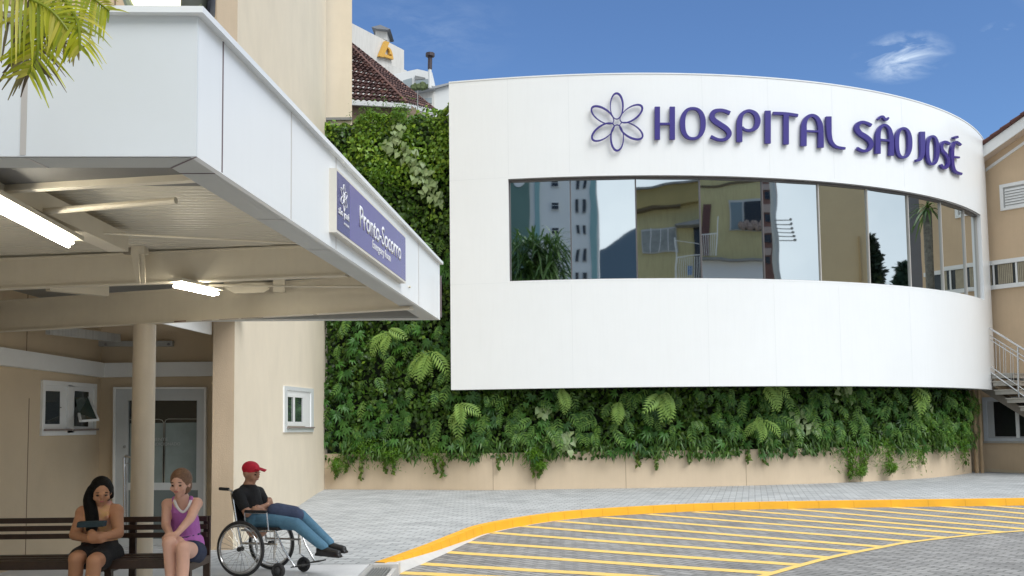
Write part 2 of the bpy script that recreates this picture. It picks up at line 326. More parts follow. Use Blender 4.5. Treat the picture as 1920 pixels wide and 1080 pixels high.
# ================================================================== CURVED HOSPITAL BUILDING
CXp = [1.695124016961917e-06, -9.037593378799857e-05, 0.0008916071259677647, -0.002177368642315945, 0.9923476591615342, -1.5133275638673611]
CYp = [-1.0614568483239144e-07, -1.7114700947706788e-05, 0.0008536994877731659, 0.018579639862934993, -0.2048578771951546, 23.69709699786084]
SL = 18.32
def QP(s_): return Vector((np.polyval(CXp, s_), np.polyval(CYp, s_), 0))
def QN(s_):
    t_ = (QP(s_+.01)-QP(s_-.01)).normalized(); return Vector((t_.y, -t_.x, 0))
def QF(s_, z_, off=0.): p = QP(s_)+QN(s_)*off; p.z = z_; return p
ZB, ZWB, ZWT, ZT = 2.495, 5.145, 7.70, 10.25
def hitQ(px, py, off=0.):
    d = pray(px, py); S = np.linspace(0, SL+.4, 500); prev = None
    for s_ in S:
        p = QP(s_)+QN(s_)*off; c = p.x*d.y-p.y*d.x
        if prev is not None and prev[1]*c <= 0:
            k = prev[1]/(prev[1]-c); ss = prev[0]+k*(s_-prev[0]); q = QP(ss)+QN(ss)*off; return ss, CAM.z+d.z*(q.y/d.y)
        prev = (s_, c)
    return SL, CAM.z+d.z*(QP(SL).y/d.y)
hosp = empty('hospital_building', (6, 27, 0), 'white curved hospital building with a mirrored ribbon window above the plants', 'building')
sa = hitQ(954, 430)[0]; sb = hitQ(1842, 480)[0]
SS = sorted(set([0, sa, sb, SL]+list(np.linspace(0, SL, 110)))); SS = [s_ for i, s_ in enumerate(SS) if i == 0 or s_-SS[i-1] > .02 or s_ in (sa, sb, SL)]
ZS = [ZB, ZWB, ZWT, ZT]; TH = -.26
mb = MB(); n = len(SS); 
for off in (0, TH): mb.add([QF(s_, z_, off) for z_ in ZS for s_ in SS], [])
nv = 4*n; hole = lambda i: SS[i] >= sa-1e-6 and SS[i+1] <= sb+1e-6
fs = []
for j in range(3):
    for i in range(n-1):
        if j == 1 and hole(i): continue
        for o in (0, nv): fs.append((o+j*n+i, o+j*n+i+1, o+(j+1)*n+i+1, o+(j+1)*n+i))
for i in range(n-1):
    fs.append((i, i+1, nv+i+1, nv+i)); fs.append((3*n+i, 3*n+i+1, nv+3*n+i+1, nv+3*n+i))
    if hole(i):
        for j in (1, 2): fs.append((j*n+i, j*n+i+1, nv+j*n+i+1, nv+j*n+i))
ia = SS.index(sa); ib = SS.index(sb)
for i in (ia, ib): fs.append((n+i, 2*n+i, nv+2*n+i, nv+n+i))
for i in (0, n-1):
    for j in range(3): fs.append((j*n+i, (j+1)*n+i, nv+(j+1)*n+i, nv+j*n+i))
mb.f = fs; mb.m = [0]*len(fs)
# panel joints as thin dark grooves in the material (real joints of the cladding)
wm = M['white'].node_tree; nn = wm.nodes
shell = mb.build('curved_wall', M['white'], hosp, smooth='auto')
mb = MB()
for px in (1066, 1317, 1440, 1560, 1690): 
    s_ = hitQ(px, 200)[0]
    for z0, z1 in ((ZWT+.1, ZT-.002), (ZB+.002, ZWB-.12)): mb.prism([QF(s_-.004, z0, .0015), QF(s_+.004, z0, .0015), QF(s_+.004, z1, .0015), QF(s_-.004, z1, .0015)], QN(s_)*-.004)
for px in (952,):
    s_ = hitQ(px, 200)[0]; mb.prism([QF(s_-.004, ZWT+.1, .0015), QF(s_+.004, ZWT+.1, .0015), QF(s_+.004, ZT-.002, .0015), QF(s_-.004, ZT-.002, .0015)], QN(s_)*-.004)
for z_ in (ZWB-.035, ZWT+.04):
    for a0, a1 in ((0.0, sa-.03),):
        P0 = [QF(a0+(a1-a0)*i/6, z_-.003, .0015) for i in range(7)]; P1 = [QF(a0+(a1-a0)*i/6, z_+.003, .0015) for i in range(7)]; strip(mb, P0, P1)
P0 = [QF(s_, ZWB-.045, .0015) for s_ in SS if sa <= s_ <= sb]; P1 = [QF(s_, ZWB-.037, .0015) for s_ in SS if sa <= s_ <= sb]; strip(mb, P0, P1)
mb.build('panel_joint', mat('panel_joint_grey', (.72, .74, .745), .5), hosp)
# parapet cap, roof, soffit and side
mb = MB(); A = [QF(s_, ZT, .012) for s_ in SS]; B = [QF(s_, ZT, TH-.01) for s_ in SS]; 
strip(mb, A, [p+Vector((0, 0, .03)) for p in A]); strip(mb, [p+Vector((0, 0, .03)) for p in A], [p+Vector((0, 0, .03)) for p in B]); strip(mb, A, [QF(s_, ZT+.001, .0) for s_ in SS])
mb.build('parapet_cap', M['white'], hosp)
back = [QF(0, 0, 0)+Vector((.05, 3.2, 0)), Vector((14.6, 33, 0)), Vector((14.8, 29.6, 0))]
mb = MB(); 
for zz, zt in ((ZB+.03, .1), (9.6, .1)):
    pl = [QF(s_, 0, TH+.005) for s_ in SS]+[Vector((14.6, 33, 0)), Vector((-1.3, 33, 0))]
    mb.prism([Vector((p.x, p.y, zz)) for p in pl], (0, 0, zt))
mb.build('floor_slab', M['dgrey'], hosp)
mb = MB(); mb.box((-1.42, 23.96, ZB+.14), (-1.25, 33, ZT-.4)); mb.build('side_wall', M['white'], hosp)
# ribbon window: frames + flat panes
PX = [957, 1070.5, 1193, 1313, 1430, 1535, 1626, 1702, 1763, 1806, 1829]
IN = -.14; PS = [hitQ(x, 430, IN)[0] for x in PX]; PS[0] = sa+.02; PS[-1] = min(PS[-1], sb-.05)
mb = MB()
fr = [s_ for s_ in SS if sa <= s_ <= sb]
for z0, z1 in ((ZWT-.055, ZWT-.001),):
    a1 = [QF(s_, z0, IN+.05) for s_ in fr]; a2 = [QF(s_, z1, IN+.05) for s_ in fr]; a3 = [QF(s_, z0, IN-.04) for s_ in fr]
    strip(mb, a1, a2); strip(mb, a1, a3)
a1 = [QF(s_, ZWT-.012, .004) for s_ in fr]; a2 = [QF(s_, ZWT-.0005, .004) for s_ in fr]; a3 = [QF(s_, ZWT-.012, -.02) for s_ in fr]; strip(mb, a1, a2); strip(mb, a1, a3)
a1 = [QF(s_, ZWB+.002, IN+.04) for s_ in fr]; a2 = [QF(s_, ZWB+.02, IN+.04) for s_ in fr]; a3 = [QF(s_, ZWB+.02, IN-.03) for s_ in fr]; strip(mb, a1, a2); strip(mb, a2, a3)
wfr = mb.build('window_frame', M['frame'], hosp)
lm = mat('mullion_aluminium', (.45, .43, .40), .4)
for i, s_ in enumerate(PS):
    p = QF(s_, ZWB+.02, IN+.02); q = QF(s_, ZWT-.05, IN+.02); mbm = MB().bar(p, q, .028, .05, up=QN(s_)); mbm.build('mullion', M['frame'] if i < 5 else lm, wfr)
GP = []
for i in range(10):
    a = QF(PS[i]+.014, ZWB+.02, IN); e = QF(PS[i+1]-.014, ZWB+.02, IN); h = Vector((0, 0, ZWT-ZWB-.07))
    nn_ = (e-a).cross(h).normalized(); GP.append((a, nn_))
    MB().prism([a, e, e+h, a+h], -nn_*.008).build('window_pane', M['mirror'], hosp)
mb = MB(); a1 = [QF(s_, ZWB, IN-.08) for s_ in fr]; a2 = [QF(s_, ZWT, IN-.08) for s_ in fr]; strip(mb, a1, a2); mb.build('blind', M['frame'], hosp)

# ------------------------------------------------------------------ lettering traced as strokes on the curved wall
hs = empty('hospital_sign', QF(7, 8.7, .1), 'purple raised flower emblem and HOSPITAL SÃO JOSÉ letters on the white curved wall', 'sign')
def stroke_mesh(name, paths, parent, org, sca, o0=.03, o1=.095, m_=None):
    mb = MB()
    for pts, ws, closed in paths:
        if closed:
            C = pts; W = ws; n_ = len(C)
        else:
            C = [Vector((p[0], p[1], 0)) for p in pts]; C = crv(C, 5) if len(C) > 2 else C
            W = []; nw = len(ws)-1; n_ = len(C)
            for i in range(n_):
                t_ = i/(n_-1)*nw; k = min(int(t_), nw-1); W.append(ws[k]+(ws[k+1]-ws[k])*(t_-k))
            C = [(c.x, c.y) for c in C]
        Lp = []; Rp = []
        for i in range(n_):
            if closed: a = C[i-1]; b2 = C[(i+1) % n_]
            else: a = C[max(i-1, 0)]; b2 = C[min(i+1, n_-1)]
            dx, dy = b2[0]-a[0], b2[1]-a[1]; L = math.hypot(dx, dy); nx, ny = -dy/L*W[i]/2, dx/L*W[i]/2
            Lp.append((C[i][0]+nx, C[i][1]+ny)); Rp.append((C[i][0]-nx, C[i][1]-ny))
        def P(q, off):
            s_, z_ = hitQ(org[0]+q[0]/sca, org[1]+q[1]/sca, o1); return QF(s_, z_, off)
        cnt = n_ if closed else n_-1
        vs = [P(q, o1) for q in Lp]+[P(q, o1) for q in Rp]; 
        sz = [hitQ(org[0]+q[0]/sca, org[1]+q[1]/sca, o1) for q in Lp+Rp]; vs = [QF(s_, z_, o1) for s_, z_ in sz]+[QF(s_, z_, o0) for s_, z_ in sz]
        fs = []
        for i in range(cnt):
            j = (i+1) % n_; fs += [(i, j, n_+j, n_+i), (2*n_+i, 2*n_+j, 3*n_+j, 3*n_+i), (i, j, 2*n_+j, 2*n_+i), (n_+i, n_+j, 3*n_+j, 3*n_+i)]
        if not closed:
            for i in (0, n_-1): fs.append((i, n_+i, 3*n_+i, 2*n_+i))
        mb.add(vs, fs)
    return mb.build(name, m_ or M['purple'], parent)
def ell(cx, cy, ax, bx, ang, wa, wb, n_=36, sup=2., ph=0):
    pts = []; ws = []
    for i in range(n_):
        t_ = 2*math.pi*i/n_; c, s_ = math.cos(t_), math.sin(t_)
        x = ax*math.copysign(abs(c)**(2/sup), c); y = bx*math.copysign(abs(s_)**(2/sup), s_)
        pts.append((cx+x*math.cos(ang)-y*math.sin(ang), cy+x*math.sin(ang)+y*math.cos(ang)))
        k = .5+.5*math.cos(t_-ph) if ph is not None else c*c; ws.append(wb+(wa-wb)*k)
    return (pts, ws, True)
A = (1080, 150)
pet = []
for (cx, cy), an in (((366, 234), -90), ((497, 302), -35), ((497, 456), 31), ((371, 518), 90), ((244, 466), 145), ((240, 314), 214)):
    a = R(an); pet.append(ell(cx, cy, 116, 57, a, 17, 6, ph=.6))
stroke_mesh('flower_emblem', pet, hs, A, 4.8, .06, .10)
LT = [
 ([([(733, 239), (733, 535)], [47, 47], 0), ([(868, 239), (868, 535)], [47, 47], 0), ([(757, 393), (845, 393)], [19, 19], 0)], A),
 ([ell(1053, 390, 93, 136, 0, 47, 24, sup=2.3, ph=None)], A),
 ([([(1388, 296), (1335, 275), (1280, 272), (1238, 290), (1226, 326), (1245, 362), (1300, 400), (1355, 438), (1381, 478), (1368, 515), (1330, 536), (1275, 533), (1215, 506)], [32, 28, 30, 42, 46, 46, 46, 46, 44, 34, 26, 24, 26], 0)], A),
 ([([(1473, 556), (1473, 460), (1474, 370), (1492, 312), (1535, 280), (1580, 280), (1622, 312), (1638, 368), (1620, 425), (1570, 452), (1522, 445), (1497, 420)], [50, 50, 48, 36, 26, 28, 42, 50, 42, 26, 20, 16], 0)], A),
 ([([(1729, 275), (1729, 570)], [50, 50], 0)], A),
 ([([(1777, 298), (1890, 302), (2000, 318)], [26, 26, 26], 0), ([(1893, 305), (1893, 578)], [48, 48], 0)], A),
]
B = (1480, 180)
LT += [
 ([([(132, 449), (133, 330), (136, 250), (160, 195), (207, 173), (252, 198), (280, 260), (286, 350), (287, 463)], [50, 50, 46, 34, 26, 36, 46, 48, 50], 0), ([(155, 314), (262, 318)], [18, 18], 0)], B),
 ([([(357, 183), (358, 270), (364, 360), (385, 420), (430, 458), (507, 471)], [48, 48, 42, 32, 24, 20], 0)], B),
 ([([(742, 264), (700, 242), (655, 235), (620, 255), (612, 292), (640, 335), (695, 370), (733, 408), (738, 450), (712, 485), (665, 493), (612, 468)], [28, 24, 26, 38, 44, 44, 44, 44, 40, 28, 24, 26], 0)], B),
 ([([(800, 518), (801, 420), (803, 340), (822, 285), (860, 260), (900, 290), (918, 350), (923, 440), (922, 536)], [48, 46, 42, 30, 22, 30, 38, 42, 44], 0), ([(824, 392), (905, 402)], [18, 18], 0), ([(802, 210), (822, 188), (845, 186), (862, 206), (880, 212), (897, 192)], [16, 20, 22, 22, 20, 14], 0)], B),
 ([ell(1030, 421, 60, 131, 0, 38, 22, sup=2.3, ph=None)], B),
 ([([(1202, 320), (1203, 430), (1203, 510), (1190, 558), (1168, 576), (1143, 579)], [42, 42, 38, 28, 22, 20], 0)], B),
 ([ell(1292, 487, 46, 126, 0, 32, 20, sup=2.3, ph=None)], B),
 ([([(1449, 432), (1420, 414), (1390, 416), (1374, 442), (1380, 485), (1412, 525), (1434, 570), (1435, 615), (1412, 645), (1388, 642), (1368, 614)], [22, 22, 24, 28, 28, 28, 28, 26, 24, 22, 20], 0)], B),
 ([([(1550, 442), (1515, 415), (1488, 425), (1474, 470), (1472, 550), (1478, 630), (1502, 680), (1558, 702)], [18, 20, 24, 28, 28, 26, 22, 20], 0), ([(1478, 546), (1536, 553)], [16, 16], 0), ([(1478, 372), (1500, 372), (1524, 366)], [10, 26, 20], 0)], B),
]
for p, o in LT: stroke_mesh('letter', p, hs, o, 4.8)

# ================================================================== PLANTER + LIVING WALL
pl0 = [(-4.97, 25.24), (-2.21, 24.55), (-.9, 24.17)]
pl = crv([Vector((*q, 0)) for q in pl0+[(.2, 24.14), (1.2, 24.18), (2.4, 24.22), (3.69, 24.27), (5.24, 24.53), (7.44, 25.05), (9.21, 25.68), (11.05, 26.62), (12.6, 27.9), (13.95, 29.4)]], 6)
def poff(d): return offs(pl, d)
pw = empty('planter_wall', (4, 25, 0), 'low curved cream planter wall under the hanging plants', 'planter wall')
mb = MB(); f0 = poff(0); f1 = poff(-.22); ZPL = .92
U = lambda L_, z_: [Vector((p.x, p.y, z_)) for p in L_]
strip(mb, U(f0, -.05), U(f0, ZPL)); strip(mb, U(f0, ZPL), U(f1, ZPL)); strip(mb, U(f1, ZPL), U(f1, -.05)); mb.add([U(f0, -.05)[-1], U(f0, ZPL)[-1], U(f1, ZPL)[-1], U(f1, -.05)[-1]], [(0, 1, 2, 3)])
mb.build('wall', M['planter'], pw)
mb = MB()
for i in (14, 20, 32, 44, 54):
    p = f0[i]; q = f0[i+1]; n_ = Vector((q.y-p.y, -(q.x-p.x), 0)).normalized(); d = (q-p).normalized(); mb.prism([p+n_*.003+d*a+Vector((0, 0, z_)) for a, z_ in ((0, 0), (.012, 0), (.012, ZPL), (0, ZPL))], -n_*.01)
mb.build('joint', mat('joint_shadow', (.35, .27, .19), .9), pw)  # dark brown joint lines in the planter render
gw = empty('living_wall', (-3, 25, 0), 'tall vertical garden wall thick with green plants beside and under the white building', 'green wall')
mb = MB(); bk = poff(-.24); bk2 = poff(-.5)
nf = 13
strip(mb, U(bk[:nf], .6), U(bk[:nf], 9.72)); strip(mb, U(bk[:nf], 9.72), U(bk2[:nf], 9.72)); strip(mb, U(bk[nf-1:], .6), U(bk[nf-1:], 2.6))
mb.build('backing', M['soil'], gw)
# --- leaf factories (verts, faces) in local frame: x right, y out of wall, z up; tip points -z
def leaf_small():
    return np.array([(0, 0, 0), (-.42, .06, -.35), (0, .16, -.45), (.42, .06, -.35), (0, -.05, -1.05)], float), np.array([(0, 1, 2, 2), (0, 2, 3, 3), (1, 4, 2, 2), (2, 4, 3, 3)])
def leaf_lobed(nl=5):
    V = [(0, 0, 0)]; F_ = []
    for i in range(nl):
        a = (i-(nl-1)/2)*.62; L = 1.0-.16*abs(i-(nl-1)/2); d = np.array([math.sin(a), 0, -math.cos(a)]); p = np.array([math.cos(a), 0, math.sin(a)]); k = len(V)
        o = np.array([0, .10, 0])
        V += [tuple(d*.45*L+p*.11+o), tuple(d*.5*L+o*1.5), tuple(d*.45*L-p*.11+o), tuple(d*L-np.array([0, .12, .05]))]
        F_ += [(0, k, k+1, k+1), (0, k+1, k+2, k+2), (k, k+3, k+1, k+1), (k+1, k+3, k+2, k+2)]
    return np.array(V, float), np.array(F_)
def leaf_fern(npair=9, wd=.34, droop=.35):
    V = []; F_ = []
    for i in range(npair):
        u = (i+.6)/npair; z_ = -u; y_ = .32*math.sin(u*2.2)-droop*u*u*.6; w_ = wd*math.sin(math.pi*(.12+.86*u))**.7*(1.05-.4*u)
        for sg in (-1, 1):
            k = len(V); V += [(0, y_, z_+.5*.22/npair), (sg*w_*.55, y_+.05, z_-.10*w_/wd+.5*.5/npair), (sg*w_, y_-.05, z_-.22*w_/wd), (sg*w_*.5, y_+.02, z_-.14*w_/wd-.5*.4/npair), (0, y_, z_-.5*.2/npair)]
            F_ += [(k, k+1, k+3, k+4), (k+1, k+2, k+3, k+3)]
    k = len(V)
    for i in range(5):
        u = i/4; y_ = .32*math.sin(u*2.2)-droop*u*u*.6; V += [(-.012, y_+.006, -u), (.012, y_+.006, -u)]
    for i in range(4): F_.append((k+2*i, k+2*i+1, k+2*i+3, k+2*i+2))
    return np.array(V, float), np.array(F_)
def leaf_heart():
    return np.array([(0, 0, 0), (-.35, .03, .12), (-.48, .03, -.25), (0, .1, -.4), (.48, .03, -.25), (.35, .03, .12), (0, -.06, -1.0)], float), np.array([(0, 1, 2, 3), (0, 3, 4, 5), (2, 6, 3, 3), (3, 6, 4, 4)])
def leaf_blade():
    return np.array([(0, 0, 0), (-.09, .1, -.35), (0, .13, -.4), (.09, .1, -.35), (0, -.05, -1)], float), leaf_small()[1]
plen = [0.]
for i in range(1, len(pl)): plen.append(plen[-1]+(pl[i]-pl[i-1]).length)
PLX = np.array([p.x for p in pl]); PLY = np.array([p.y for p in pl]); PLL = np.array(plen)
def wallframe(l_):
    x = np.interp(l_, PLL, PLX); y = np.interp(l_, PLL, PLY); e = .15
    tx = np.interp(l_+e, PLL, PLX)-np.interp(l_-e, PLL, PLX); ty = np.interp(l_+e, PLL, PLY)-np.interp(l_-e, PLL, PLY); n_ = np.hypot(tx, ty); return x, y, tx/n_, ty/n_
def scatter(name, fac, L_, Z_, size, out, m_, tilt=.5, spin=.5, yaw=.6, kind='stuff', parent=gw, rng=RNG):
    V0, F0 = fac; n_ = len(L_); L_ = np.asarray(L_); Z_ = np.asarray(Z_)
    x, y, tx, ty = wallframe(L_); nx, ny = ty, -tx
    size = np.broadcast_to(size, (n_,)); out = np.broadcast_to(out, (n_,))
    sp = rng.normal(0, spin, n_); tl = rng.normal(.25, tilt, n_); yw = rng.normal(0, yaw, n_)
    V = np.repeat(V0[None], n_, 0)*size[:, None, None]
    X, Y, Z = V[..., 0], V[..., 1], V[..., 2]
    c, s_ = np.cos(sp)[:, None], np.sin(sp)[:, None]; X, Z = X*c-Z*s_, X*s_+Z*c
    c, s_ = np.cos(tl)[:, None], np.sin(tl)[:, None]; Y, Z = Y*c-Z*s_, Y*s_+Z*c
    c, s_ = np.cos(yw)[:, None], np.sin(yw)[:, None]; X, Y = X*c-Y*s_, X*s_+Y*c
    Y = Y+out[:, None]
    P_ = np.stack([x[:, None]+X*tx[:, None]+Y*nx[:, None], y[:, None]+X*ty[:, None]+Y*ny[:, None], Z_[:, None]+Z], -1)
    nvv = V0.shape[0]; Fq = (F0[None]+np.arange(n_)[:, None, None]*nvv).reshape(-1, 4)
    tri = Fq[:, 2] == Fq[:, 3]
    # degenerate quads -> split meshes by poly size
    me = bpy.data.meshes.new(name); Vv = P_.reshape(-1, 3)
    lt = np.where(tri, 3, 4); loops = np.concatenate([f[:3] if t_ else f for f, t_ in zip(Fq, tri)]) if len(Fq) < 3000 else Fq.ravel()[np.where(np.stack([np.ones_like(tri), np.ones_like(tri), np.ones_like(tri), ~tri], 1).ravel())[0]]
    me.vertices.add(len(Vv)); me.vertices.foreach_set('co', Vv.astype(np.float32).ravel()); me.loops.add(len(loops)); me.loops.foreach_set('vertex_index', loops.astype(np.int32))
    me.polygons.add(len(lt)); me.polygons.foreach_set('loop_start', np.concatenate([[0], np.cumsum(lt)[:-1]]).astype(np.int32)); me.update(calc_edges=True); me.validate(); me.materials.append(m_)
    o = bpy.data.objects.new(name, me); COL.objects.link(o)
    if kind: o['kind'] = kind
    if parent: o.parent = parent; o.matrix_parent_inverse = parent.matrix_world.inverted()
    return o
def nz3(x, z_, s_, o=0): return np.array([noise.noise(Vector((a*s_+o, b_*s_, o*1.7))) for a, b_ in zip(x, z_)])
lf = dict(rough=.42, spec=.45, trans=.12)
G_ivy = mat('ivy_leaf', (0, 0, 0), island=[(.02, .045, .006), (.05, .12, .012), (.085, .18, .018), (.03, .08, .01), (.15, .25, .03)], **lf)
G_up = mat('bright_vine_leaf', (0, 0, 0), island=[(.06, .14, .01), (.14, .27, .02), (.25, .38, .03), (.08, .19, .015)], **lf)
G_phil = mat('philodendron_leaf', (0, 0, 0), island=[(.02, .08, .012), (.045, .15, .02), (.08, .21, .03), (.03, .10, .02)], **lf)
G_fern = mat('fern_frond', (0, 0, 0), island=[(.04, .12, .02), (.09, .20, .03), (.16, .29, .05)], **lf)
G_fern2 = mat('pale_fern_frond', (0, 0, 0), island=[(.16, .28, .05), (.26, .40, .08), (.20, .34, .07)], **lf)
G_heart = mat('variegated_leaf', (0, 0, 0), island=[(.16, .24, .08), (.30, .38, .18), (.22, .32, .12)], **lf)
G_asp = mat('asparagus_fern', (0, 0, 0), island=[(.07, .17, .01), (.13, .27, .015), (.09, .20, .02)], **lf)
LF = PLL[nf-1]+.35; LT_ = PLL[-1]
def region_flat(n_): return RNG.uniform(.03, LF, n_), RNG.uniform(.78, 9.72, n_)
def region_low(n_): return RNG.uniform(LF-.5, LT_-.03, n_), RNG.uniform(.78, 2.55, n_)
# ivy base coat
l1, z1 = region_flat(21000); l2, z2 = region_low(17000); l_ = np.r_[l1, l2]; z_ = np.r_[z1, z2]
cl = nz3(l_, z_, 1.6, 3)*.5+nz3(l_, z_, 4.5, 9)*.3
keep = RNG.rand(len(l_)) < np.clip(.62+cl*1.1, .12, 1); l_, z_, cl = l_[keep], z_[keep], cl[keep]
scatter('ivy_leaves', leaf_small(), l_, z_, RNG.uniform(.09, .16, len(l_)), np.clip(-.08+cl*.30+RNG.uniform(-.06, .1, len(l_)), -.2, .25), G_ivy, .55, .8, .7)
# brighter vine on the upper part and along the top edge
l_ = RNG.uniform(.03, LF, 7000); z_ = 9.95-np.abs(RNG.normal(0, 1.7, 7000)); cl = nz3(l_, z_, 1.3, 21)
k = (RNG.rand(7000) < np.clip(.55+cl*1.6, .05, 1)) & (z_ > 3); l_, z_, cl = l_[k], z_[k], cl[k]
scatter('bright_vine', leaf_small(), l_, np.minimum(z_, np.where(l_ < 1.3, 9.66, 9.78)+.2*nz3(l_, z_*0, 1.9, 4)+RNG.uniform(-.05, .08, len(l_))), RNG.uniform(.08, .15, len(l_)), np.clip(.02+cl*.25+RNG.uniform(-.05, .12, len(l_)), -.2, .3), G_up, .5, .8, .7)
# lobed philodendrons
l1, z1 = RNG.uniform(.1, LF, 620), RNG.uniform(1.1, 6.2, 620); l2, z2 = region_low(460); l_ = np.r_[l1, l2]; z_ = np.r_[z1, np.minimum(z2, 2.4)]
cl = nz3(l_, z_, .9, 33); k = cl > -.12; l_, z_ = l_[k], z_[k]
scatter('lobed_leaves', leaf_lobed(7), l_, z_, RNG.uniform(.15, .30, len(l_)), RNG.uniform(.05, .28, len(l_)), G_phil, .35, .6, .5)
# asparagus fern tufts
def tufts(cs, nper, r0):
    L_ = []; Z = []; O = []
    for (a, b_, rr) in cs:
        q = RNG.normal(0, 1, (nper, 2)); L_ += list(a+q[:, 0]*rr); Z += list(b_+q[:, 1]*rr*.8); O += list(.12+.2*np.exp(-(q**2).sum(1)/2))
    return np.array(L_), np.array(Z), np.array(O)
at_ = lambda px, py: (None)
def wl(px, py, Y=24.8):
    d = pray(px, py); best = None
    for i in range(len(pl)-1):
        c0 = pl[i].x*d.y-pl[i].y*d.x; c1 = pl[i+1].x*d.y-pl[i+1].y*d.x
        if c0*c1 <= 0: k_ = c0/(c0-c1+1e-12); p = pl[i].lerp(pl[i+1], k_); return PLL[i]+k_*(PLL[i+1]-PLL[i]), CAM.z+d.z*p.y/d.y
    return PLL[-1], 1.5
asp = [(*wl(x, y), r_) for x, y, r_ in ((690, 840, .28), (740, 850, .2), (820, 850, .2), (640, 870, .12), (1000, 850, .16), (1010, 870, .08), (1590, 850, .3), (1640, 840, .25), (1660, 875, .1), (1720, 790, .35), (1760, 810, .35), (1790, 830, .35), (1700, 850, .25), (1815, 760, .3), (1600, 880, .12), (760, 215, .2), (700, 225, .3), (650, 400, .4), (720, 330, .25))]
L_, Z, O = tufts(asp, 420, 1); k = (L_ > .02) & (L_ < LT_)
scatter('asparagus_fern', leaf_blade(), L_[k], Z[k], RNG.uniform(.07, .15, k.sum()), O[k], G_asp, .9, 1.0, 1)
# hanging trails over the planter wall
tr = []
for x, y0, y1 in ((632, 880, 896), (652, 876, 884), (680, 880, 898), (725, 876, 884), (740, 878, 888), (832, 884, 892), (820, 880, 886), (934, 872, 878), (1000, 868, 890), (1010, 866, 892), (1013, 870, 886), (1195, 860, 872), (1230, 860, 878), (1590, 866, 896), (1592, 870, 894), (1615, 868, 890), (1617, 866, 882), (1664, 862, 882), (1805, 866, 872), (1290, 858, 866), (1400, 856, 866), (1430, 858, 868), (1725, 852, 868)):
    for t_ in np.arange(y0-24, y1, 1.1):
        a, b_ = wl(x+random.uniform(-3, 3)*(1-(t_-y0+24)/(y1-y0+25)*.6), t_); tr.append((a, b_))
tr = np.array(tr); scatter('trailing_vine', leaf_small(), tr[:, 0], tr[:, 1], RNG.uniform(.07, .12, len(tr)), RNG.uniform(.03, .16, len(tr)), mat('trailing_leaf', (0, 0, 0), island=[(.06, .12, .015), (.14, .20, .02), (.05, .13, .02)], **lf), .4, .8, .7)
# lower fringe of blades over the rim
l_ = RNG.uniform(.1, LT_-.1, 3400); cl = nz3(l_, l_*0, 1.4, 50); k = RNG.rand(3400) < np.clip(.5+cl*1.6, 0, 1); l_ = l_[k]
scatter('rim_blades', leaf_blade(), l_, RNG.uniform(.85, 1.35, len(l_))+.1*nz3(l_, l_*0, 3, 8), RNG.uniform(.16, .30, len(l_)), RNG.uniform(.05, .25, len(l_)), mat('rim_leaf', (0, 0, 0), island=[(.03, .09, .012), (.08, .17, .02), (.05, .13, .02), (.12, .20, .03)], **lf), .35, .45, .5)
# fern fronds
l1, z1 = RNG.uniform(.2, LF, 60), RNG.uniform(1.5, 6.5, 60); l2, z2 = RNG.uniform(LF-.3, LT_-.2, 210), RNG.uniform(1.35, 2.5, 210)
scatter('fern_fronds', leaf_fern(7, .32), np.r_[l1, l2], np.r_[z1, z2], RNG.uniform(.28, .55, 270), RNG.uniform(.12, .3, 270), G_fern, .2, .4, .45)
# variegated heart leaves: drift from upper middle down to the white wall, and small clumps low
hp = []
for x, y, s_, c_ in ((752, 243, 10, 16), (735, 275, 9, 16), (765, 280, 9, 16), (775, 300, 12, 34), (790, 320, 12, 40), (805, 340, 12, 40), (815, 355, 12, 36), (830, 375, 8, 24), (748, 262, 8, 12), (1065, 830, 12, 40), (1045, 825, 10, 22), (1490, 790, 16, 30), (1570, 735, 12, 30), (1515, 800, 10, 16), (1715, 760, 14, 22), (1020, 770, 8, 12)):
    for _ in range(c_//2+3): hp.append(wl(random.gauss(x, s_*.75), random.gauss(y, s_*.75)))
hp = np.array(hp); scatter('variegated_leaves', leaf_heart(), hp[:, 0], hp[:, 1], RNG.uniform(.12, .21, len(hp)), RNG.uniform(.2, .32, len(hp)), G_heart, .25, .45, .4)
# single plants that stand out: own things with fronds
ferns = [((735, 640), 5, .8, 'pale green fern high on the garden wall, left of the white building'), ((815, 680), 7, .95, 'large bright yellow-green fern beside the lower left corner of the white building'),
         ((875, 775), 5, .95, 'tall pale fern just under the left corner of the white building'), ((1055, 745), 4, .7, 'round pale fern tucked under the white wall below the second window pane'),
         ((1155, 770), 4, .75, 'fresh green drooping fern above the planter below the third window pane'), ((1232, 755), 6, .95, 'large pale fern hanging below the gap between third and fourth window panes'),
         ((1425, 735), 5, .9, 'long pale fern hanging right under the middle of the white wall'), ((1412, 800), 5, .8, 'arching light green fern over the planter rim below the fifth window pane'), ((1690, 745), 5, .95, 'grey-green fern hanging under the right part of the white wall')]
for (x, y), nfr, s_, lab in ferns:
    a, b_ = wl(x, y-14); xx, yy, tx, ty = wallframe(a)
    t_ = empty('fern_plant', (float(xx+ty*.25), float(yy-tx*.25), b_), lab, 'fern', 'pale ferns standing out of the garden wall')
    for k in range(nfr):
        rg = np.random.RandomState(int(x)+k); scatter('frond', leaf_fern(9, .30), [a+rg.uniform(-.12, .12)], [b_+rg.uniform(-.08, .08)], s_*rg.uniform(.6, .85), .34+.02*k, G_fern2, .12, .45, .35, kind=None, parent=t_, rng=rg)
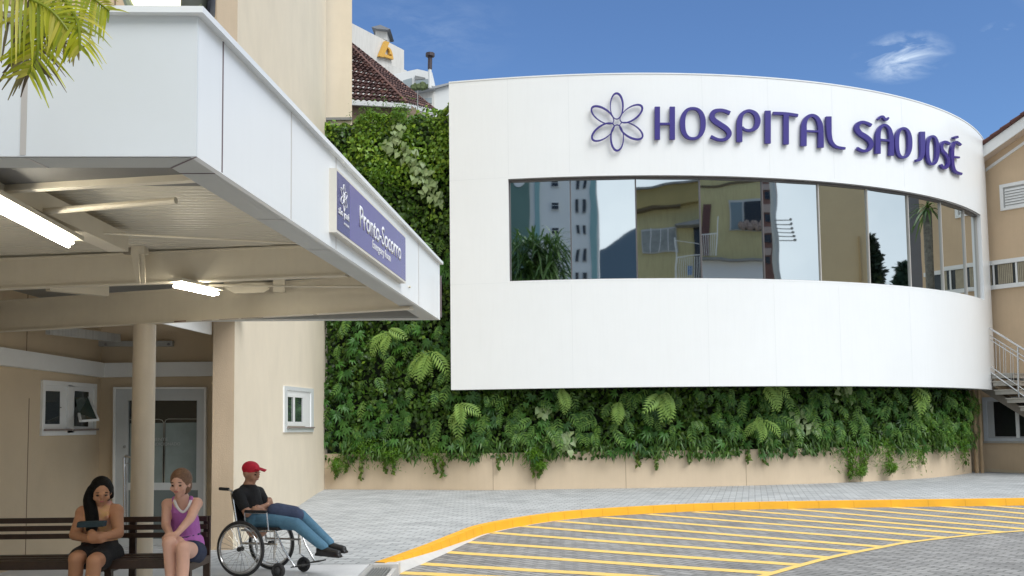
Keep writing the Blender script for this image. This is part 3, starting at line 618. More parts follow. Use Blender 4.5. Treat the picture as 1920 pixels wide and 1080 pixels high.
# ================================================================== EMERGENCY BUILDING (left)
YT, YD, XL = 12.9, 13.6, -5.84
cA = onY(437, 1000, YT); cB = Vector((-4.97, 25.3, 0)); cA.z = 0
td = (cB-cA).normalized(); tn = Vector((td.y, -td.x, 0))       # side wall faces +x
P397 = onY(397, 900, YT).x
eb = empty('emergency_building', (-6, 16, 0), 'cream rendered hospital wing with door, small white windows and tall tower wall behind the canopy', 'building')
mb = MB(); ZTW = 24
mb.prism([(P397, YT, -.05), (cA.x, YT, -.05), (cB.x, cB.y, -.05), (P397-.9, 25.3, -.05)], (0, 0, ZTW))
tw = mb.build('tower_wall', M['cream'], eb)
MB().prism([(P397, YT-.004, -.05), (cA.x-.001, YT-.004, -.05), (cA.x-.001, YT-.0005, -.05), (P397, YT-.0005, -.05)], (0, 0, ZTW)).build('pilaster_face', mat('pilaster_tan', (.60, .47, .33), .85, .05, 1.5, .2, 80, streak=.1), eb)  # thin sheet; darker tan paints the shade on the tower's front face
mb = MB(); mb.box((-16, YD, -.05), (P397-.002, YD+.3, 3.6)); mb.build('back_wall', M['tan'], eb)
mb = MB(); mb.box((XL-.3, -3, -.05), (XL, YD, 3.6)); mb.build('left_wall', M['tan'], eb)
mb = MB(); mb.box((-16, YT+.02, 3.62), (P397-.002, YT+.9, ZTW-.1)); mb.build('upper_wall', M['peach'], eb)
mb = MB(); mb.box((-16, YT+.015, 3.2), (-5.2, YT+.03, 12)) if 0 else None
# expansion joints on upper wall seen over the canopy
x_ = onY(215, 10, YT).x; MB().box((x_-.01, YT+.012, 3.7), (x_+.01, YT+.019, 12)).build('joint', mat('joint_brown', (.22, .15, .10), .9), eb)
for px in (52,):
    q = onP(px, 850, (XL, 0, 0), (1, 0, 0)); MB().box((XL, q.y-.006, .02), (XL+.004, q.y+.006, 2.0)).build('joint', mat('joint_brown', (.22, .15, .10), .9), eb)
q = onP(50, 640, (XL, 0, 0), (1, 0, 0)); MB().box((XL, q.y-.006, 2.55), (XL+.004, q.y+.006, 3.3)).build('joint', mat('joint_brown', (.22, .15, .10), .9), eb)
mb = MB(); mb.box((XL, -3, 2.35), (XL+.10, YD, 2.55)); mb.box((XL+.10, YD-.10, 2.35), (P397-.01, YD, 2.55)); mb.build('white_band', M['wpaint'], eb)
# block behind the green wall top
p0 = onY(609, 200, 25.5); p1 = onY(660, 200, 25.5)
MB().prism([(-5.2, 25.5, 0), (p1.x, 25.5, 0), (p1.x*29/25.5-.25, 29, 0), (-5.9, 29, 0)], (0, 0, 24)).build('rear_block', M['cream'], eb)
MB().box((-5.0, 25.42, 9.9), (p1.x, 25.495, 9.97)).build('rear_trim', M['dgrey'], eb)
# --- window in the tower wall (traced on the wall plane)
def tpl(px, py, d=0.): return onP(px, py, cA+tn*d, tn)
def frame_poly(name, outer, inner, d, parent, m_, deep=.05):
    mb = MB(); o = [Vector(p) for p in outer]; i_ = [Vector(p) for p in inner]; e = d
    n_ = 4
    mb.add(o+i_+[p+e for p in o]+[p+e for p in i_], [(k, (k+1) % 4, 4+(k+1) % 4, 4+k) for k in range(4)]+[(8+k, 8+(k+1) % 4, 12+(k+1) % 4, 12+k) for k in range(4)]+[(k, (k+1) % 4, 8+(k+1) % 4, 8+k) for k in range(4)]+[(4+k, 4+(k+1) % 4, 12+(k+1) % 4, 12+k) for k in range(4)])
    return mb.build(name, m_, parent)
twn = empty('window', tpl(560, 811), 'single small white sliding window in the sunlit cream tower wall', 'window') if 0 else None
wp = lambda px, py: tpl(px, py, .03)
W0 = [wp(533.7, 723.3), wp(588.3, 729), wp(588.3, 810), wp(533.7, 810.7)]; W1 = [wp(539, 731), wp(583.5, 735.5), wp(583.5, 801), wp(539, 801)]
wf = frame_poly('window', W0, W1, -tn*.06, eb, M['white']); 
bx_ = [p+tn*.012 for p in (wp(539, 731), wp(573.5, 736), wp(573.5, 799), wp(539, 799))]
MB().prism([p-tn*.022 for p in (wp(573.5, 733.5), wp(583.6, 734.5), wp(583.6, 801), wp(573.5, 801))], tn*.004).build('reveal', M['wpaint'], wf)
MB().prism([p-tn*.022 for p in (wp(538.5, 731), wp(573.5, 733.5), wp(573.5, 742), wp(538.5, 740))], tn*.004).build('reveal', M['wpaint'], wf)
fr_ = frame_poly('sash', [p-tn*.018 for p in (wp(538.6, 740), wp(573.4, 742), wp(573.4, 799), wp(538.6, 798.5))], [p-tn*.018 for p in (wp(540, 744), wp(568.5, 746), wp(568.5, 791), wp(540, 790.5))], tn*.014, wf, M['wpaint'])
MB().prism([p-tn*.015 for p in (wp(550.5, 744.5), wp(553.2, 744.7), wp(553.2, 791), wp(550.5, 791))], tn*.014).build('mullion', M['wpaint'], wf)
MB().prism([p-tn*.024 for p in (wp(539, 743), wp(569, 745), wp(569, 792), wp(539, 792))], tn*.004).build('pane', mat('window_glass', (.05, .07, .07), .05, spec=.9), wf)
MB().prism([p+tn*.0 for p in (wp(538, 800.5), wp(588, 800.5), wp(588, 803), wp(538, 803))], tn*.035).build('sill', mat('sill_brown', (.25, .2, .18), .6), wf)
# --- double window on the left wall
def lp(px, py, d=.03): return onP(px, py, (XL+d, 0, 0), (1, 0, 0))
ex = Vector((1, 0, 0)); 
wf2 = frame_poly('window', [lp(81, 712.3), lp(182.3, 720), lp(180.5, 815), lp(78.5, 817.3)], [lp(86, 722), lp(178, 727), lp(177, 807), lp(84, 808)], -ex*.06, eb, M['wpaint'])
MB().prism([lp(128.5, 722), lp(139.5, 724), lp(138, 811), lp(126.5, 812)], -ex*.05).build('mullion', M['wpaint'], wf2)
for (a, b_, c_, d_) in (((86, 722), (130, 724), (128, 805), (84, 806)), ((139, 725), (178, 727), (177, 803), (137, 805))):
    MB().prism([lp(*a, .005), lp(*b_, .005), lp(*c_, .005), lp(*d_, .005)], ex*.002).build('reveal', M['wpaint'], wf2)
for (a, b_, c_, d_) in (((85.5, 733), (112, 734), (111.5, 795), (84.5, 795)), ((140.5, 733), (166, 735), (165, 800), (139, 799))):
    MB().prism([lp(*a, .012), lp(*b_, .012), lp(*c_, .012), lp(*d_, .012)], ex*.003).build('pane', M['glassd'], wf2)
for (a, b_, c_, d_) in (((82, 804.5), (132.5, 804), (132, 807.5), (81.5, 808)), ((137, 804.5), (182, 803.5), (181.6, 807), (137, 808))):
    MB().prism([lp(*a, .03), lp(*b_, .03), lp(*c_, .03), lp(*d_, .03)], ex*.03).build('sill', mat('sill_brown', (.25, .2, .18), .6), wf2)
# top-hung sash swung outward
a0 = lp(140.5, 745, .03); a1 = lp(166, 745, .03)
b0 = lp(139.5, 776, .03)+ex*.06; b1 = a1+(b0-a0)
oz = onP(151, 789.5, (XL+.22, 0, 0), (1, 0, 0)); oz2 = onP(184, 787, (XL+.30, 0, 0), (1, 0, 0))
sh = MB().bar(b0, oz, .03, .03).bar(oz, oz2, .03, .03).bar(a1, oz2, .025, .025).build('tilted_sash', M['wpaint'], wf2)
MB().add([a0, a1, oz2, oz, b0], [(0, 1, 2, 3, 4)]).build('tilted_pane', mat('green_glass', (.03, .06, .05), .08, spec=.9), wf2)
MB().ball(onP(114, 764, (XL+.02, 0, 0), (1, 0, 0)), .010).build('latch', M['dgrey'], wf2)
# --- door in the back wall
dY = YD-.02
def dp(px, py, y=None): return onY(px, py, y or dY)
dr = frame_poly('door', [dp(220, 729.5), dp(385.5, 729.5), dp(384, 1024), dp(218, 1024)], [dp(243, 751), dp(371.5, 751), dp(370, 905), dp(241, 905)], Vector((0, -.05, 0)), eb, mat('door_white', (.50, .52, .52), .5, .05, 3))
frame_poly('door_frame', [dp(216, 726), dp(389, 726), dp(388, 1026), dp(214, 1026)], [dp(220, 729.5), dp(385.5, 729.5), dp(384, 1024), dp(218, 1024)], Vector((0, -.07, 0)), dr, M['wpaint'])
MB().prism([dp(241, 919, dY-.052), dp(371, 919, dY-.052), dp(370, 1010, dY-.052), dp(240, 1010, dY-.052)], (0, .004, 0)).build('lower_panel', mat('grey_panel', (.13, .16, .16), .3), dr)
MB().prism([dp(242, 750, YD-.028), dp(372, 750, YD-.028), dp(371, 906, YD-.028), dp(241, 906, YD-.028)], (0, .002, 0)).build('glass', mat('door_glass', (.012, .016, .015), .05, spec=.8), dr)
mb = MB(); cy = YD-.032
mb.prism([dp(310.5, 793, cy), dp(371, 792, cy), dp(370, 905.5, cy), dp(309, 905.5, cy)], (0, .002, 0)); mb.prism([dp(243.5, 794, cy), dp(306, 793, cy), dp(304.5, 905.5, cy), dp(242, 905.5, cy)], (0, .002, 0))
cur = mb.build('curtain', mat('screen_cloth', (.20, .24, .23), .8, .15, 3), dr)
fm = mat('screen_tube', (.28, .27, .23), .4)
MB().tube([dp(308.5, 905, cy-.006), dp(309, 792, cy-.006), dp(311, 787.5, cy-.006), dp(316, 785.5, cy-.006), dp(371, 785.5, cy-.006)], .006, 6).tube([dp(304.5, 905, cy-.006), dp(306.5, 792, cy-.006), dp(304, 788, cy-.006), dp(298, 786, cy-.006), dp(243, 787, cy-.006)], .006, 6).build('screen_frame', fm, dr)
tm = mat('door_lettering', (.36, .38, .37), .6)
o_ = dp(270, 827, cy-.008); e_ = dp(314, 827, cy-.008); text_mesh('lettering', 'AMBIENTE', o_, (1, 0, 0), (0, 0, 1), (e_-o_).length, .042, tm, dr, .001)
o_ = dp(262, 836, cy-.008); e_ = dp(338, 836, cy-.008); text_mesh('lettering', 'AR CONDICIONADO', o_, (1, 0, 0), (0, 0, 1), (e_-o_).length, .042, tm, dr, .001)
MB().ball(dp(233.5, 837.5, dY-.06), .022).build('lock', M['dgrey'], dr)
hr = MB().tube([dp(234, 1000, 13.1), dp(233, 858, 13.1), dp(236, 855, 13.1), dp(262, 861, 12.9), dp(262, 1000, 12.9)], .02, 10).tube([dp(237, 1000, 13.3), dp(237, 868, 13.3), dp(262, 874, 13.0)], .012, 8).build('handrail', M['chrome'], smooth='auto'); tag(hr, 'short stainless steel handrail in front of the glass door', 'handrail')

# ================================================================== CANOPY
ZC = 2.75
A0 = onZ(368, 293, ZC); B0 = onZ(825, 600, ZC); e1 = (B0-A0).normalized(); eN = Vector((-e1.y, e1.x, 0)); e2 = (onZ(0, 293, ZC)-A0).normalized(); nF = e2.cross(Vector((0, 0, 1))); LC = (B0-A0).length; ez = Vector((0, 0, 1)); HC = .61
cn = empty('entrance_canopy', A0-ez*ZC, 'white metal clad entrance canopy with exposed cream steel beams', 'canopy')
def CP(u, v, z_): return A0+e1*u+e2*v+ez*(z_-ZC)
def cbox(mb, u0, u1, v0, v1, z0, z1, mi=0): return mb.prism([CP(u0, v0, z0), CP(u1, v0, z0), CP(u1, v1, z0), CP(u0, v1, z0)], ez*(z1-z0), mi)
SW = .185
WL = 4.6
mb = MB(); cbox(mb, .012, LC, 0, .03, ZC, ZC+HC); mb.build('side_fascia', M['white'], cn)
mb = MB(); cbox(mb, 0, .011, 0, WL, ZC, ZC+HC); mb.build('front_fascia', M['alu'], cn)  # front and rear cladding greyer than the side: shade put into the colour
mb = MB(); cbox(mb, LC-.03, LC, .03, 2.6, ZC, ZC+HC); mb.build('rear_fascia', M['alu'], cn)
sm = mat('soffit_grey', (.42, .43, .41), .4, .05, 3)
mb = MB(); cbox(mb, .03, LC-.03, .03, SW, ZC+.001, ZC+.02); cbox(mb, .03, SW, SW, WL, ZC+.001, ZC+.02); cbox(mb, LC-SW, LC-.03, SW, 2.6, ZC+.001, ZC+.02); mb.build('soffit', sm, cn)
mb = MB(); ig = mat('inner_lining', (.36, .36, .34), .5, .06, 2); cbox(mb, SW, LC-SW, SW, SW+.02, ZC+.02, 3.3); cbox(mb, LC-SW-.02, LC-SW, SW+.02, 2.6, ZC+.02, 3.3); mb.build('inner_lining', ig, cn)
mb = MB(); cbox(mb, -.035, LC+.03, -.035, .1, ZC+HC, ZC+HC+.028); cbox(mb, -.035, .1, .1, WL, ZC+HC, ZC+HC+.028); mb.build('top_trim', M['white'], cn)
# seams
dk = mat('seam_dark', (.16, .12, .13), .7); lt_ = mat('seam_light', (.55, .52, .50), .6)
def on_side(px, py, d=0.): return onP(px, py, A0-eN*d, eN)
def uof(p): return (p-A0).dot(e1)
for px, py, mm, wd in ((417.3, 200, dk, .006), (546, 300, lt_, .007), (630, 360, lt_, .007), (785, 520, lt_, .012)):
    u = uof(on_side(px, py)); mb = MB(); cbox(mb, u-wd, u+wd, -.0015, .0, ZC+.005, ZC+HC); cbox(mb, u-wd*.7, u+wd*.7, .03, SW, ZC-.0015, ZC+.0005); mb.build('seam', mm, cn)
v = (onP(45.5, 200, A0, nF)-A0).dot(e2); mb = MB(); cbox(mb, -.003, 0, v-.012, v+.012, ZC+.005, ZC+HC); cbox(mb, .03, SW, v-.006, v+.006, ZC-.0015, ZC+.0005); mb.build('seam', mat('joint_profile', (.50, .47, .44), .5), cn)
mb = MB(); mb.prism([CP(0.004, 0.004, ZC-.0012), CP(.010, 0.0, ZC-.0012), CP(SW+.003, SW-.003, ZC-.0012), CP(SW-.003, SW+.003, ZC-.0012)], ez*.001); mb.build('seam', dk, cn)
mb = MB(); u = uof(onP(688, 592, B0-e1*.2, e1)); vv = (onP(688, 592, B0-e1*(SW+.02), e1)-A0).dot(e2); cbox(mb, LC-SW-.024, LC-SW-.020, vv-.008, vv+.008, ZC+.005, 3.2); mb.build('seam', dk, cn)
# corrugated roof deck
mb = MB(); zr = 3.24; xs = np.arange(1.8, LC+.2, .0225); prof = [(x, .014*(1 if (k//2) % 2 else -1)) for k, x in enumerate(xs)]
vs = []; fs = []
for x, dz in prof:
    vs += [CP(x, SW+.02, zr+dz+.02*(x/LC)), CP(x-.25, WL+1, zr+dz+.02*(x/LC))]
for i in range(len(prof)-1): fs.append((2*i, 2*i+1, 2*i+3, 2*i+2))
mb.add(vs, fs); mb.build('roof_deck', M['deck'], cn)
mb = MB(); cbox(mb, LC-.3, 9.5, 3.0, WL+3.2, 3.25, 3.3); mb.build('rear_roof_deck', M['dgrey'], cn)
mb = MB(); cbox(mb, .03, LC-.03, .03, WL, 3.30, 3.34); mb.build('roof_sheet', M['dgrey'], cn)
mb = MB(); mb.add([CP(SW, SW+.02, 3.10), CP(SW, WL, 3.10), CP(1.9, WL, 3.10), CP(1.9, SW+.02, 3.10)], [(0, 1, 2, 3)]); mb.build('gutter_pan', mat('gutter_pan_grey', (.17, .165, .155), .6, .08, 2), cn)  # flat panel; dark grey paints in the shade of the unlit roof underside
def beam(name, p, q, w_, h, m_=M['steel'], fl=.1):
    p = Vector(p); q = Vector(q); mb = MB(); mb.bar(p, q, w_, h-.03); mb.bar(p-ez*(h/2-.0075), q-ez*(h/2-.0075), fl, .015); mb.bar(p+ez*(h/2-.0075), q+ez*(h/2-.0075), fl, .015)
    return mb.build(name, m_, cn)
def zpt(px, py, z_): return onZ(px, py, z_)
# front edge beam
a = zpt(-260, 376, 3.06); b_ = zpt(368, 340, 3.06); beam('beam', a+ez*.05, b_+ez*.05, .05, .10, fl=.06)
# beam A and B
a = onZ(-200, 552, 2.92); b_ = onZ(650, 515, 2.96); beam('beam', a+ez*.15, b_+ez*.13, .06, .29)
a = onZ(-120, 630, 2.715); b_ = onZ(772, 581, 2.715); beam('beam', a+ez*.18, b_+ez*.18, .06, .35)
# purlins parallel to the side fascia
def purlin(px0, py0, px1, py1, z_, h=.12, w_=.07): a = onZ(px0, py0, z_); b_ = onZ(px1, py1, z_); return MB().bar(a+ez*h/2, b_+ez*h/2, w_, h).build('purlin', M['steel'], cn)
purlin(-160, 300, 222, 472, 3.04, .14, .16)
purlin(425, 540, 520, 550, 3.02, .1, .12)
pg = mat('dirty_white_steel', (.52, .52, .50), .6, .1, 3, streak=.5)
a = onY(90, 618, 11.3); b_ = onY(222, 634, 13.3); MB().bar(a, b_, .06, .11).build('purlin', pg, cn)
purlin(90, 545, 200, 556, 3.0, .1, .1)
# brackets
def ppoly(name, pts, Y, th, m_): return MB().prism([onY(x, y, Y) for x, y in pts], (0, th, 0)).build(name, m_, cn)
dm = mat('stained_steel', (.26, .23, .18), .6, .2, 6)
ppoly('bracket', [(247, 444), (271, 444), (270, 475), (245, 475)], 8.5, .10, M['steel']); ppoly('bracket', [(233, 443), (247, 443), (245, 477), (231, 476)], 8.56, .04, dm)
ppoly('bracket', [(245, 475), (260, 475), (262, 532), (256, 532)], 8.5, .02, M['steel']); ppoly('bracket', [(260, 475), (270, 475), (272, 531), (262, 532)], 8.53, .02, M['steel'])
ppoly('bracket', [(455, 530), (495, 530), (505, 541), (495, 548), (440, 550), (420, 540)], 9.3, .03, M['steel']); ppoly('bracket', [(512, 524), (534, 523), (534, 548), (512, 547)], 9.2, .03, M['steel'])
mb = MB().tube([onY(63, 372, 6.2), onY(62, 398, 6.2)], .03, 12); mb.build('sensor', M['steel'], cn)
rs_ = mat('rust_stain', (.16, .06, .03), .8, .3, 20)
for x0, x1 in ((330, 352), (382, 400), (414, 450), (455, 496), (590, 596)):
    y0 = 606-(x0-290)*.051; y1 = 606-(x1-290)*.051
    p = onZ(x0, y0, 2.722); q = onZ(x1, y1, 2.722); MB().bar(p-Vector((0, .055, 0)), q-Vector((0, .055, 0)), .006, .010).build('rust_stain', rs_, cn)
# thin tie rods
MB().tube([onZ(128, 434, 3.10), onZ(570, 457, 3.06)], .008, 6).build('tie_rod', M['steel'], cn); MB().tube([onZ(392, 535, 2.92), onZ(770, 538, 2.86)], .012, 6).build('tie_rod', M['steel'], cn)
MB().tube([onZ(60, 398, 3.05), onZ(330, 376, 3.05)], .022, 8).build('pipe', M['steel'], cn)
# white return from column to tower
a = onY(303, 606, 10.5); b_ = onY(397, 627.5, YT-.02)
MB().prism([a, b_, b_+ez*.35, a+ez*.30], (-.03, 0, 0)).build('side_return', M['wpaint'], cn)
# column
cx_ = onY(270, 700, 10.2); col_m = mat('column_paint', (.60, .52, .41), .45, .06, 2, .05, 40, streak=.12)
MB().tube([(cx_.x, 10.2, -.02), (cx_.x, 10.2, 2.72)], .116, 36).build('column', col_m, cn, smooth='auto')
# ------------------------------------------------------------------ tube lights
TE = mat('lit_tube', (1, 1, 1), .5, emit=(1, .93, .76), es=26); TF = mat('lamp_housing', (.62, .58, .48), .4)
def tube_lamp(p, q, lab, lit=True, n_=2):
    p = Vector(p); q = Vector(q); t_ = empty('tube_light', p, lab, 'tube light', 'tube lights under the canopy'); sd_ = (q-p).normalized().cross(ez)*.034
    mb = MB().bar(p+ez*.05, q+ez*.05, .15, .03); mb.build('housing', TF, t_)
    if lit:
        for s_ in (-1, 1): MB().tube([p+sd_*s_+(q-p)*(.0 if s_ > 0 else .06), q+sd_*s_-(q-p)*(.0 if s_ < 0 else .06)], .0145, 10).build('tube', TE, t_)
    return t_
tube_lamp(onZ(-130, 322, 2.93), onZ(137, 461, 2.93), 'near pair of lit fluorescent tubes at the left edge under the canopy')
tube_lamp(onZ(328, 535, 2.88), onZ(407, 552, 2.88), 'far, smaller pair of lit fluorescent tubes hanging behind the first canopy beam')
t_ = empty('tube_light', onY(250, 645, YD-.1), 'unlit white lamp batten on the wall above the glass door', 'tube light', 'tube lights under the canopy')
a = onY(181, 644.5, YD-.05); b_ = onY(325, 644.5, YD-.05); MB().bar(a, b_, .08, .075).build('housing', mat('batten_grey', (.42, .42, .40), .5, .1, 5), t_)
for px in (198, 316): MB().ball(onY(px, 646, YD-.10), .02).build('lamp_holder', M['dgrey'], t_)
# ------------------------------------------------------------------ wall sign on the side fascia
SD = .05
sg = empty('emergency_sign', on_side(690, 520, SD), 'violet Pronto-Socorro Emergency Room sign board on the side of the canopy', 'sign')
def sp_(px, py): return on_side(px, py, SD)
U0 = uof(sp_(631.5, 400)); U1 = uof(sp_(761, 500)); zt0 = sp_(633, 319).z; zb0 = sp_(631, 432).z; zt1 = sp_(761, 445).z; zb1 = sp_(761, 529).z
SZ1 = (zt0+zt1)/2; SZ0 = (zb0+zb1)/2
def SP(u, z_, d=SD): return A0+e1*u-eN*d+ez*(z_-ZC)
mb = MB(); mb.prism([SP(U0-.0, SZ0-.01, .0), SP(U1, SZ0-.01, .0), SP(U1, SZ1+.01, .0), SP(U0, SZ1+.01, .0)], -eN*(SD-.002)); mb.build('frame', M['signc'], sg)
UM = uof(sp_(656, 400))
MB().prism([SP(U0+.012, SZ0+.008), SP(UM, SZ0+.008), SP(UM, SZ1-.008), SP(U0+.012, SZ1-.008)], eN*.002).build('logo_panel', M['sign1'], sg)
MB().prism([SP(UM, SZ0+.008), SP(U1-.012, SZ0+.008), SP(U1-.012, SZ1-.008), SP(UM, SZ1-.008)], eN*.002).build('name_panel', M['sign2'], sg)
HS = SZ1-SZ0; LS = U1-U0
def stx(s_, u0, u1, z0, z1, bold=.0): text_mesh('lettering', s_, SP(u0, z0, SD+.001), e1, ez, u1-u0, z1-z0, M['signw'], sg, .003, bold)
ua = uof(sp_(674, 400)); ub = uof(sp_(751.5, 500)); stx('Pronto-Socorro', ua, ub, SZ0+HS*.37, SZ0+HS*.76, .012)
uc = uof(sp_(698, 470)); ud = uof(sp_(732, 500)); stx('Emergency Room', uc, ud, SZ0+HS*.13, SZ0+HS*.33, .0)
LW = UM-U0; stx('são josé', U0+LW*.10, U0+LW*.92, SZ0+HS*.26, SZ0+HS*.42, .015); stx('HOSPITAL', U0+LW*.52, U0+LW*.92, SZ0+HS*.19, SZ0+HS*.225, .0)
mb = MB(); cc = SP(U0+LW*.5, SZ0+HS*.63, SD+.003)
for k in range(6):
    a = math.pi/2+k*math.pi/3; d = e1*math.cos(a)+ez*math.sin(a); pn = e1*-math.sin(a)+ez*math.cos(a); r_ = min(LW*.21, HS*.11)
    loop = [cc+d*(r_*(1+math.cos(2*math.pi*i/20)))+pn*(r_*.5*math.sin(2*math.pi*i/20)) for i in range(21)]; mb.tube(loop, .0035, 5, cap=False)
mb.build('flower_emblem', M['signw'], sg)
# ------------------------------------------------------------------ floodlight standing on the roof edge
fl_c = onY(308, -20, 4.9); fl = empty('floodlight', fl_c, 'large round glowing floodlight with dark casing on top of the canopy corner', 'floodlight')
MB().ball(fl_c, .185, 28, squash=(1, .5, 1)).build('lens', mat('lit_lens', (.9, .9, .8), .1, emit=(1, .95, .55), es=1.3), fl, smooth='auto')
MB().torus(fl_c, (0, 1, 0), .195, .03, 36, 10).build('rim', mat('rim_green_grey', (.30, .33, .22), .3), fl, smooth='auto')
q = onY(388, -5, 4.95); c2 = onY(345, -30, 5.0)
MB().tube([c2+Vector((-.02, .0, 0)), c2+Vector((.06, .03, 0)), c2+Vector((.14, .05, 0))], [.26, .25, .19], 28).build('casing', mat('floodlight_casing', (.16, .17, .14), .3), fl, smooth='auto')
c3 = onY(384, -12, 4.97); MB().tube([c3, c3+Vector((.02, .01, 0)), c3+Vector((.05, .02, 0))], [.15, .15, .11], 24).build('back_cap', mat('cap_near_black', (.02, .022, .035), .35), fl, smooth='auto')
MB().box((fl_c.x-.03, 4.92, 3.37), (fl_c.x+.03, 4.98, fl_c.z)).build('stand', M['dgrey'], fl)
# ------------------------------------------------------------------ palm at the left edge, crown reaching over the canopy front
pt = empty('palm_tree', (-2.25, 3.05, 0), 'palm with yellow green fronds hanging over the canopy front at the top left corner', 'palm tree')
pts = [Vector((-2.25, 3.05, -.1)), Vector((-2.22, 3.1, 1.5)), Vector((-2.28, 3.15, 3.0)), Vector((-2.25, 3.2, 3.75))]
MB().tube(crv(pts, 5), [.10]*8+[.075]*8, 14).build('trunk', mat('palm_trunk', (.14, .11, .08), .9, .3, 12, .6, 30), pt, smooth='auto')
G_palm = mat('palm_leaf', (0, 0, 0), rough=.4, spec=.4, trans=.45, island=[(.14, .22, .012), (.42, .46, .02), (.60, .58, .03), (.28, .34, .02), (.70, .62, .10), (.18, .24, .02)])
G_dry = mat('dry_palm_leaf', (0, 0, 0), rough=.7, trans=.2, island=[(.16, .12, .07), (.10, .07, .045), (.30, .26, .10), (.07, .05, .035)])
def frond(ctrl, ln, nl, name='frond', m_=None, parent=pt, wd=.011, droop=.5, seed=1, fwd=(0, -1, 0)):
    nl = int(nl*1.35); ln *= 1.3; wd = .0055; droop *= .7
    rg = random.Random(seed); C = crv([Vector(p) for p in ctrl], 8); mb = MB(); mb.tube(C, [.010*(1-.8*i/len(C))+.001 for i in range(len(C))], 6)
    tot = len(C)-1
    for k in range(nl):
        u = .05+.95*k/nl; f = u*tot; i = min(int(f), tot-1); p = C[i].lerp(C[i+1], f-i); d = (C[i+1]-C[i]).normalized(); sdv = d.cross(Vector(fwd)).normalized()
        for sg_ in (-1, 1):
            L = ln*(.35+.65*math.sin(math.pi*min(1, .18+u*.8)))*rg.uniform(.45, 1.15); dirv = (sdv*sg_+d*rg.uniform(.5, .8)+Vector((0, rg.uniform(-.2, .2), rg.uniform(-.15, .05)))).normalized()
            q0 = p; pr = []; wv = dirv.cross(Vector((0, 1, .2))).normalized()
            for j in range(5):
                t_ = j/4; c = q0+dirv*L*t_+Vector((0, 0, -droop*L*t_*t_)); ww = wd*(.5+1.3*t_ if t_ < .4 else 1.02*(1.05-t_)/.65); pr += [c-wv*ww, c+wv*ww+Vector((0, .004, 0))]
            mb.add(pr, [(2*j, 2*j+1, 2*j+3, 2*j+2) for j in range(4)])
    return mb.build(name, m_ or G_palm, parent)
crown = Vector((-2.25, 3.2, 3.72))
def fp(px, py, y): return onY(px, py, y)
frond([crown, fp(60, -60, 3.35), fp(85, 20, 3.25), fp(72, 90, 3.2), fp(52, 140, 3.2)], .17, 26, seed=2, droop=.25)
frond([crown, fp(30, -70, 3.3), fp(110, -12, 3.2), fp(145, 40, 3.15), fp(150, 95, 3.15)], .13, 22, seed=3, droop=.7)
frond([crown, fp(-60, -60, 3.3), fp(20, -18, 3.2), fp(90, 15, 3.15), fp(130, 60, 3.15)], .16, 26, seed=4, droop=.4)
0 and frond([crown, fp(-50, -20, 3.1), fp(10, 20, 3.0), fp(40, 70, 3.0), fp(30, 110, 3.0)], .15, 22, seed=5, droop=.3)
frond([crown, fp(60, -80, 3.45), fp(150, -30, 3.4), fp(180, 0, 3.4), fp(205, 20, 3.4)], .12, 18, seed=6, droop=.5)
frond([crown, fp(20, -40, 3.35), fp(90, 30, 3.3), fp(110, 70, 3.28), fp(150, 95, 3.28)], .11, 16, seed=7, droop=.1, m_=G_dry)
frond([crown, fp(-20, 0, 3.3), fp(50, 60, 3.25), fp(52, 110, 3.25), fp(58, 128, 3.25)], .12, 18, seed=8, droop=.5, m_=G_dry)
for k in range(6):
    a = k*1.1+2; frond([crown, crown+Vector((.35*math.cos(a), .25*math.sin(a)-.1, .35)), crown+Vector((.8*math.cos(a), .5*math.sin(a), .35)), crown+Vector((1.15*math.cos(a), .7*math.sin(a), -.05))], .2, 24, seed=20+k)
# ================================================================== RIGHT BUILDING
PR = Vector((14.72, 29.62, 0)); dR = Vector((.65, -.76, 0)).normalized(); nR = Vector((dR.y, -dR.x, 0))   # faces camera
if nR.y > 0: nR = -nR
rb = empty('right_building', PR, 'beige gabled house with white trim and brown tiled verge at the right edge', 'house')
def rp(px, py, d=0.): return onP(px, py, PR+nR*d, nR)
def RP(t_, z_, d=0.): return PR+dR*t_+nR*d+ez*z_
def tz(px, py, d=0.): p = rp(px, py, d); return (p-PR).dot(dR), p.z
def rpoly(name, pts, d0, d1, m_, parent=rb): return MB().prism([rp(x, y, d0) for x, y in pts], nR*(d1-d0)).build(name, m_, parent)
t1, zg1 = tz(1849, 318); t2, zg2 = tz(1920, 262); sl_ = (zg2-zg1)/(t2-t1); TE_ = 3.9; tm_ = 2.2
mb = MB(); zpk = zg1+sl_*(tm_-t1)
mb.prism([RP(-1.5, -.1), RP(TE_+.6, -.1), RP(TE_+.6, zpk-sl_*(TE_+.6-tm_)+.45), RP(tm_, zpk+.45), RP(-1.5, zg1-sl_*(t1+1.5)+.45)], -nR*5); mb.build('wall', M['peach'], rb)
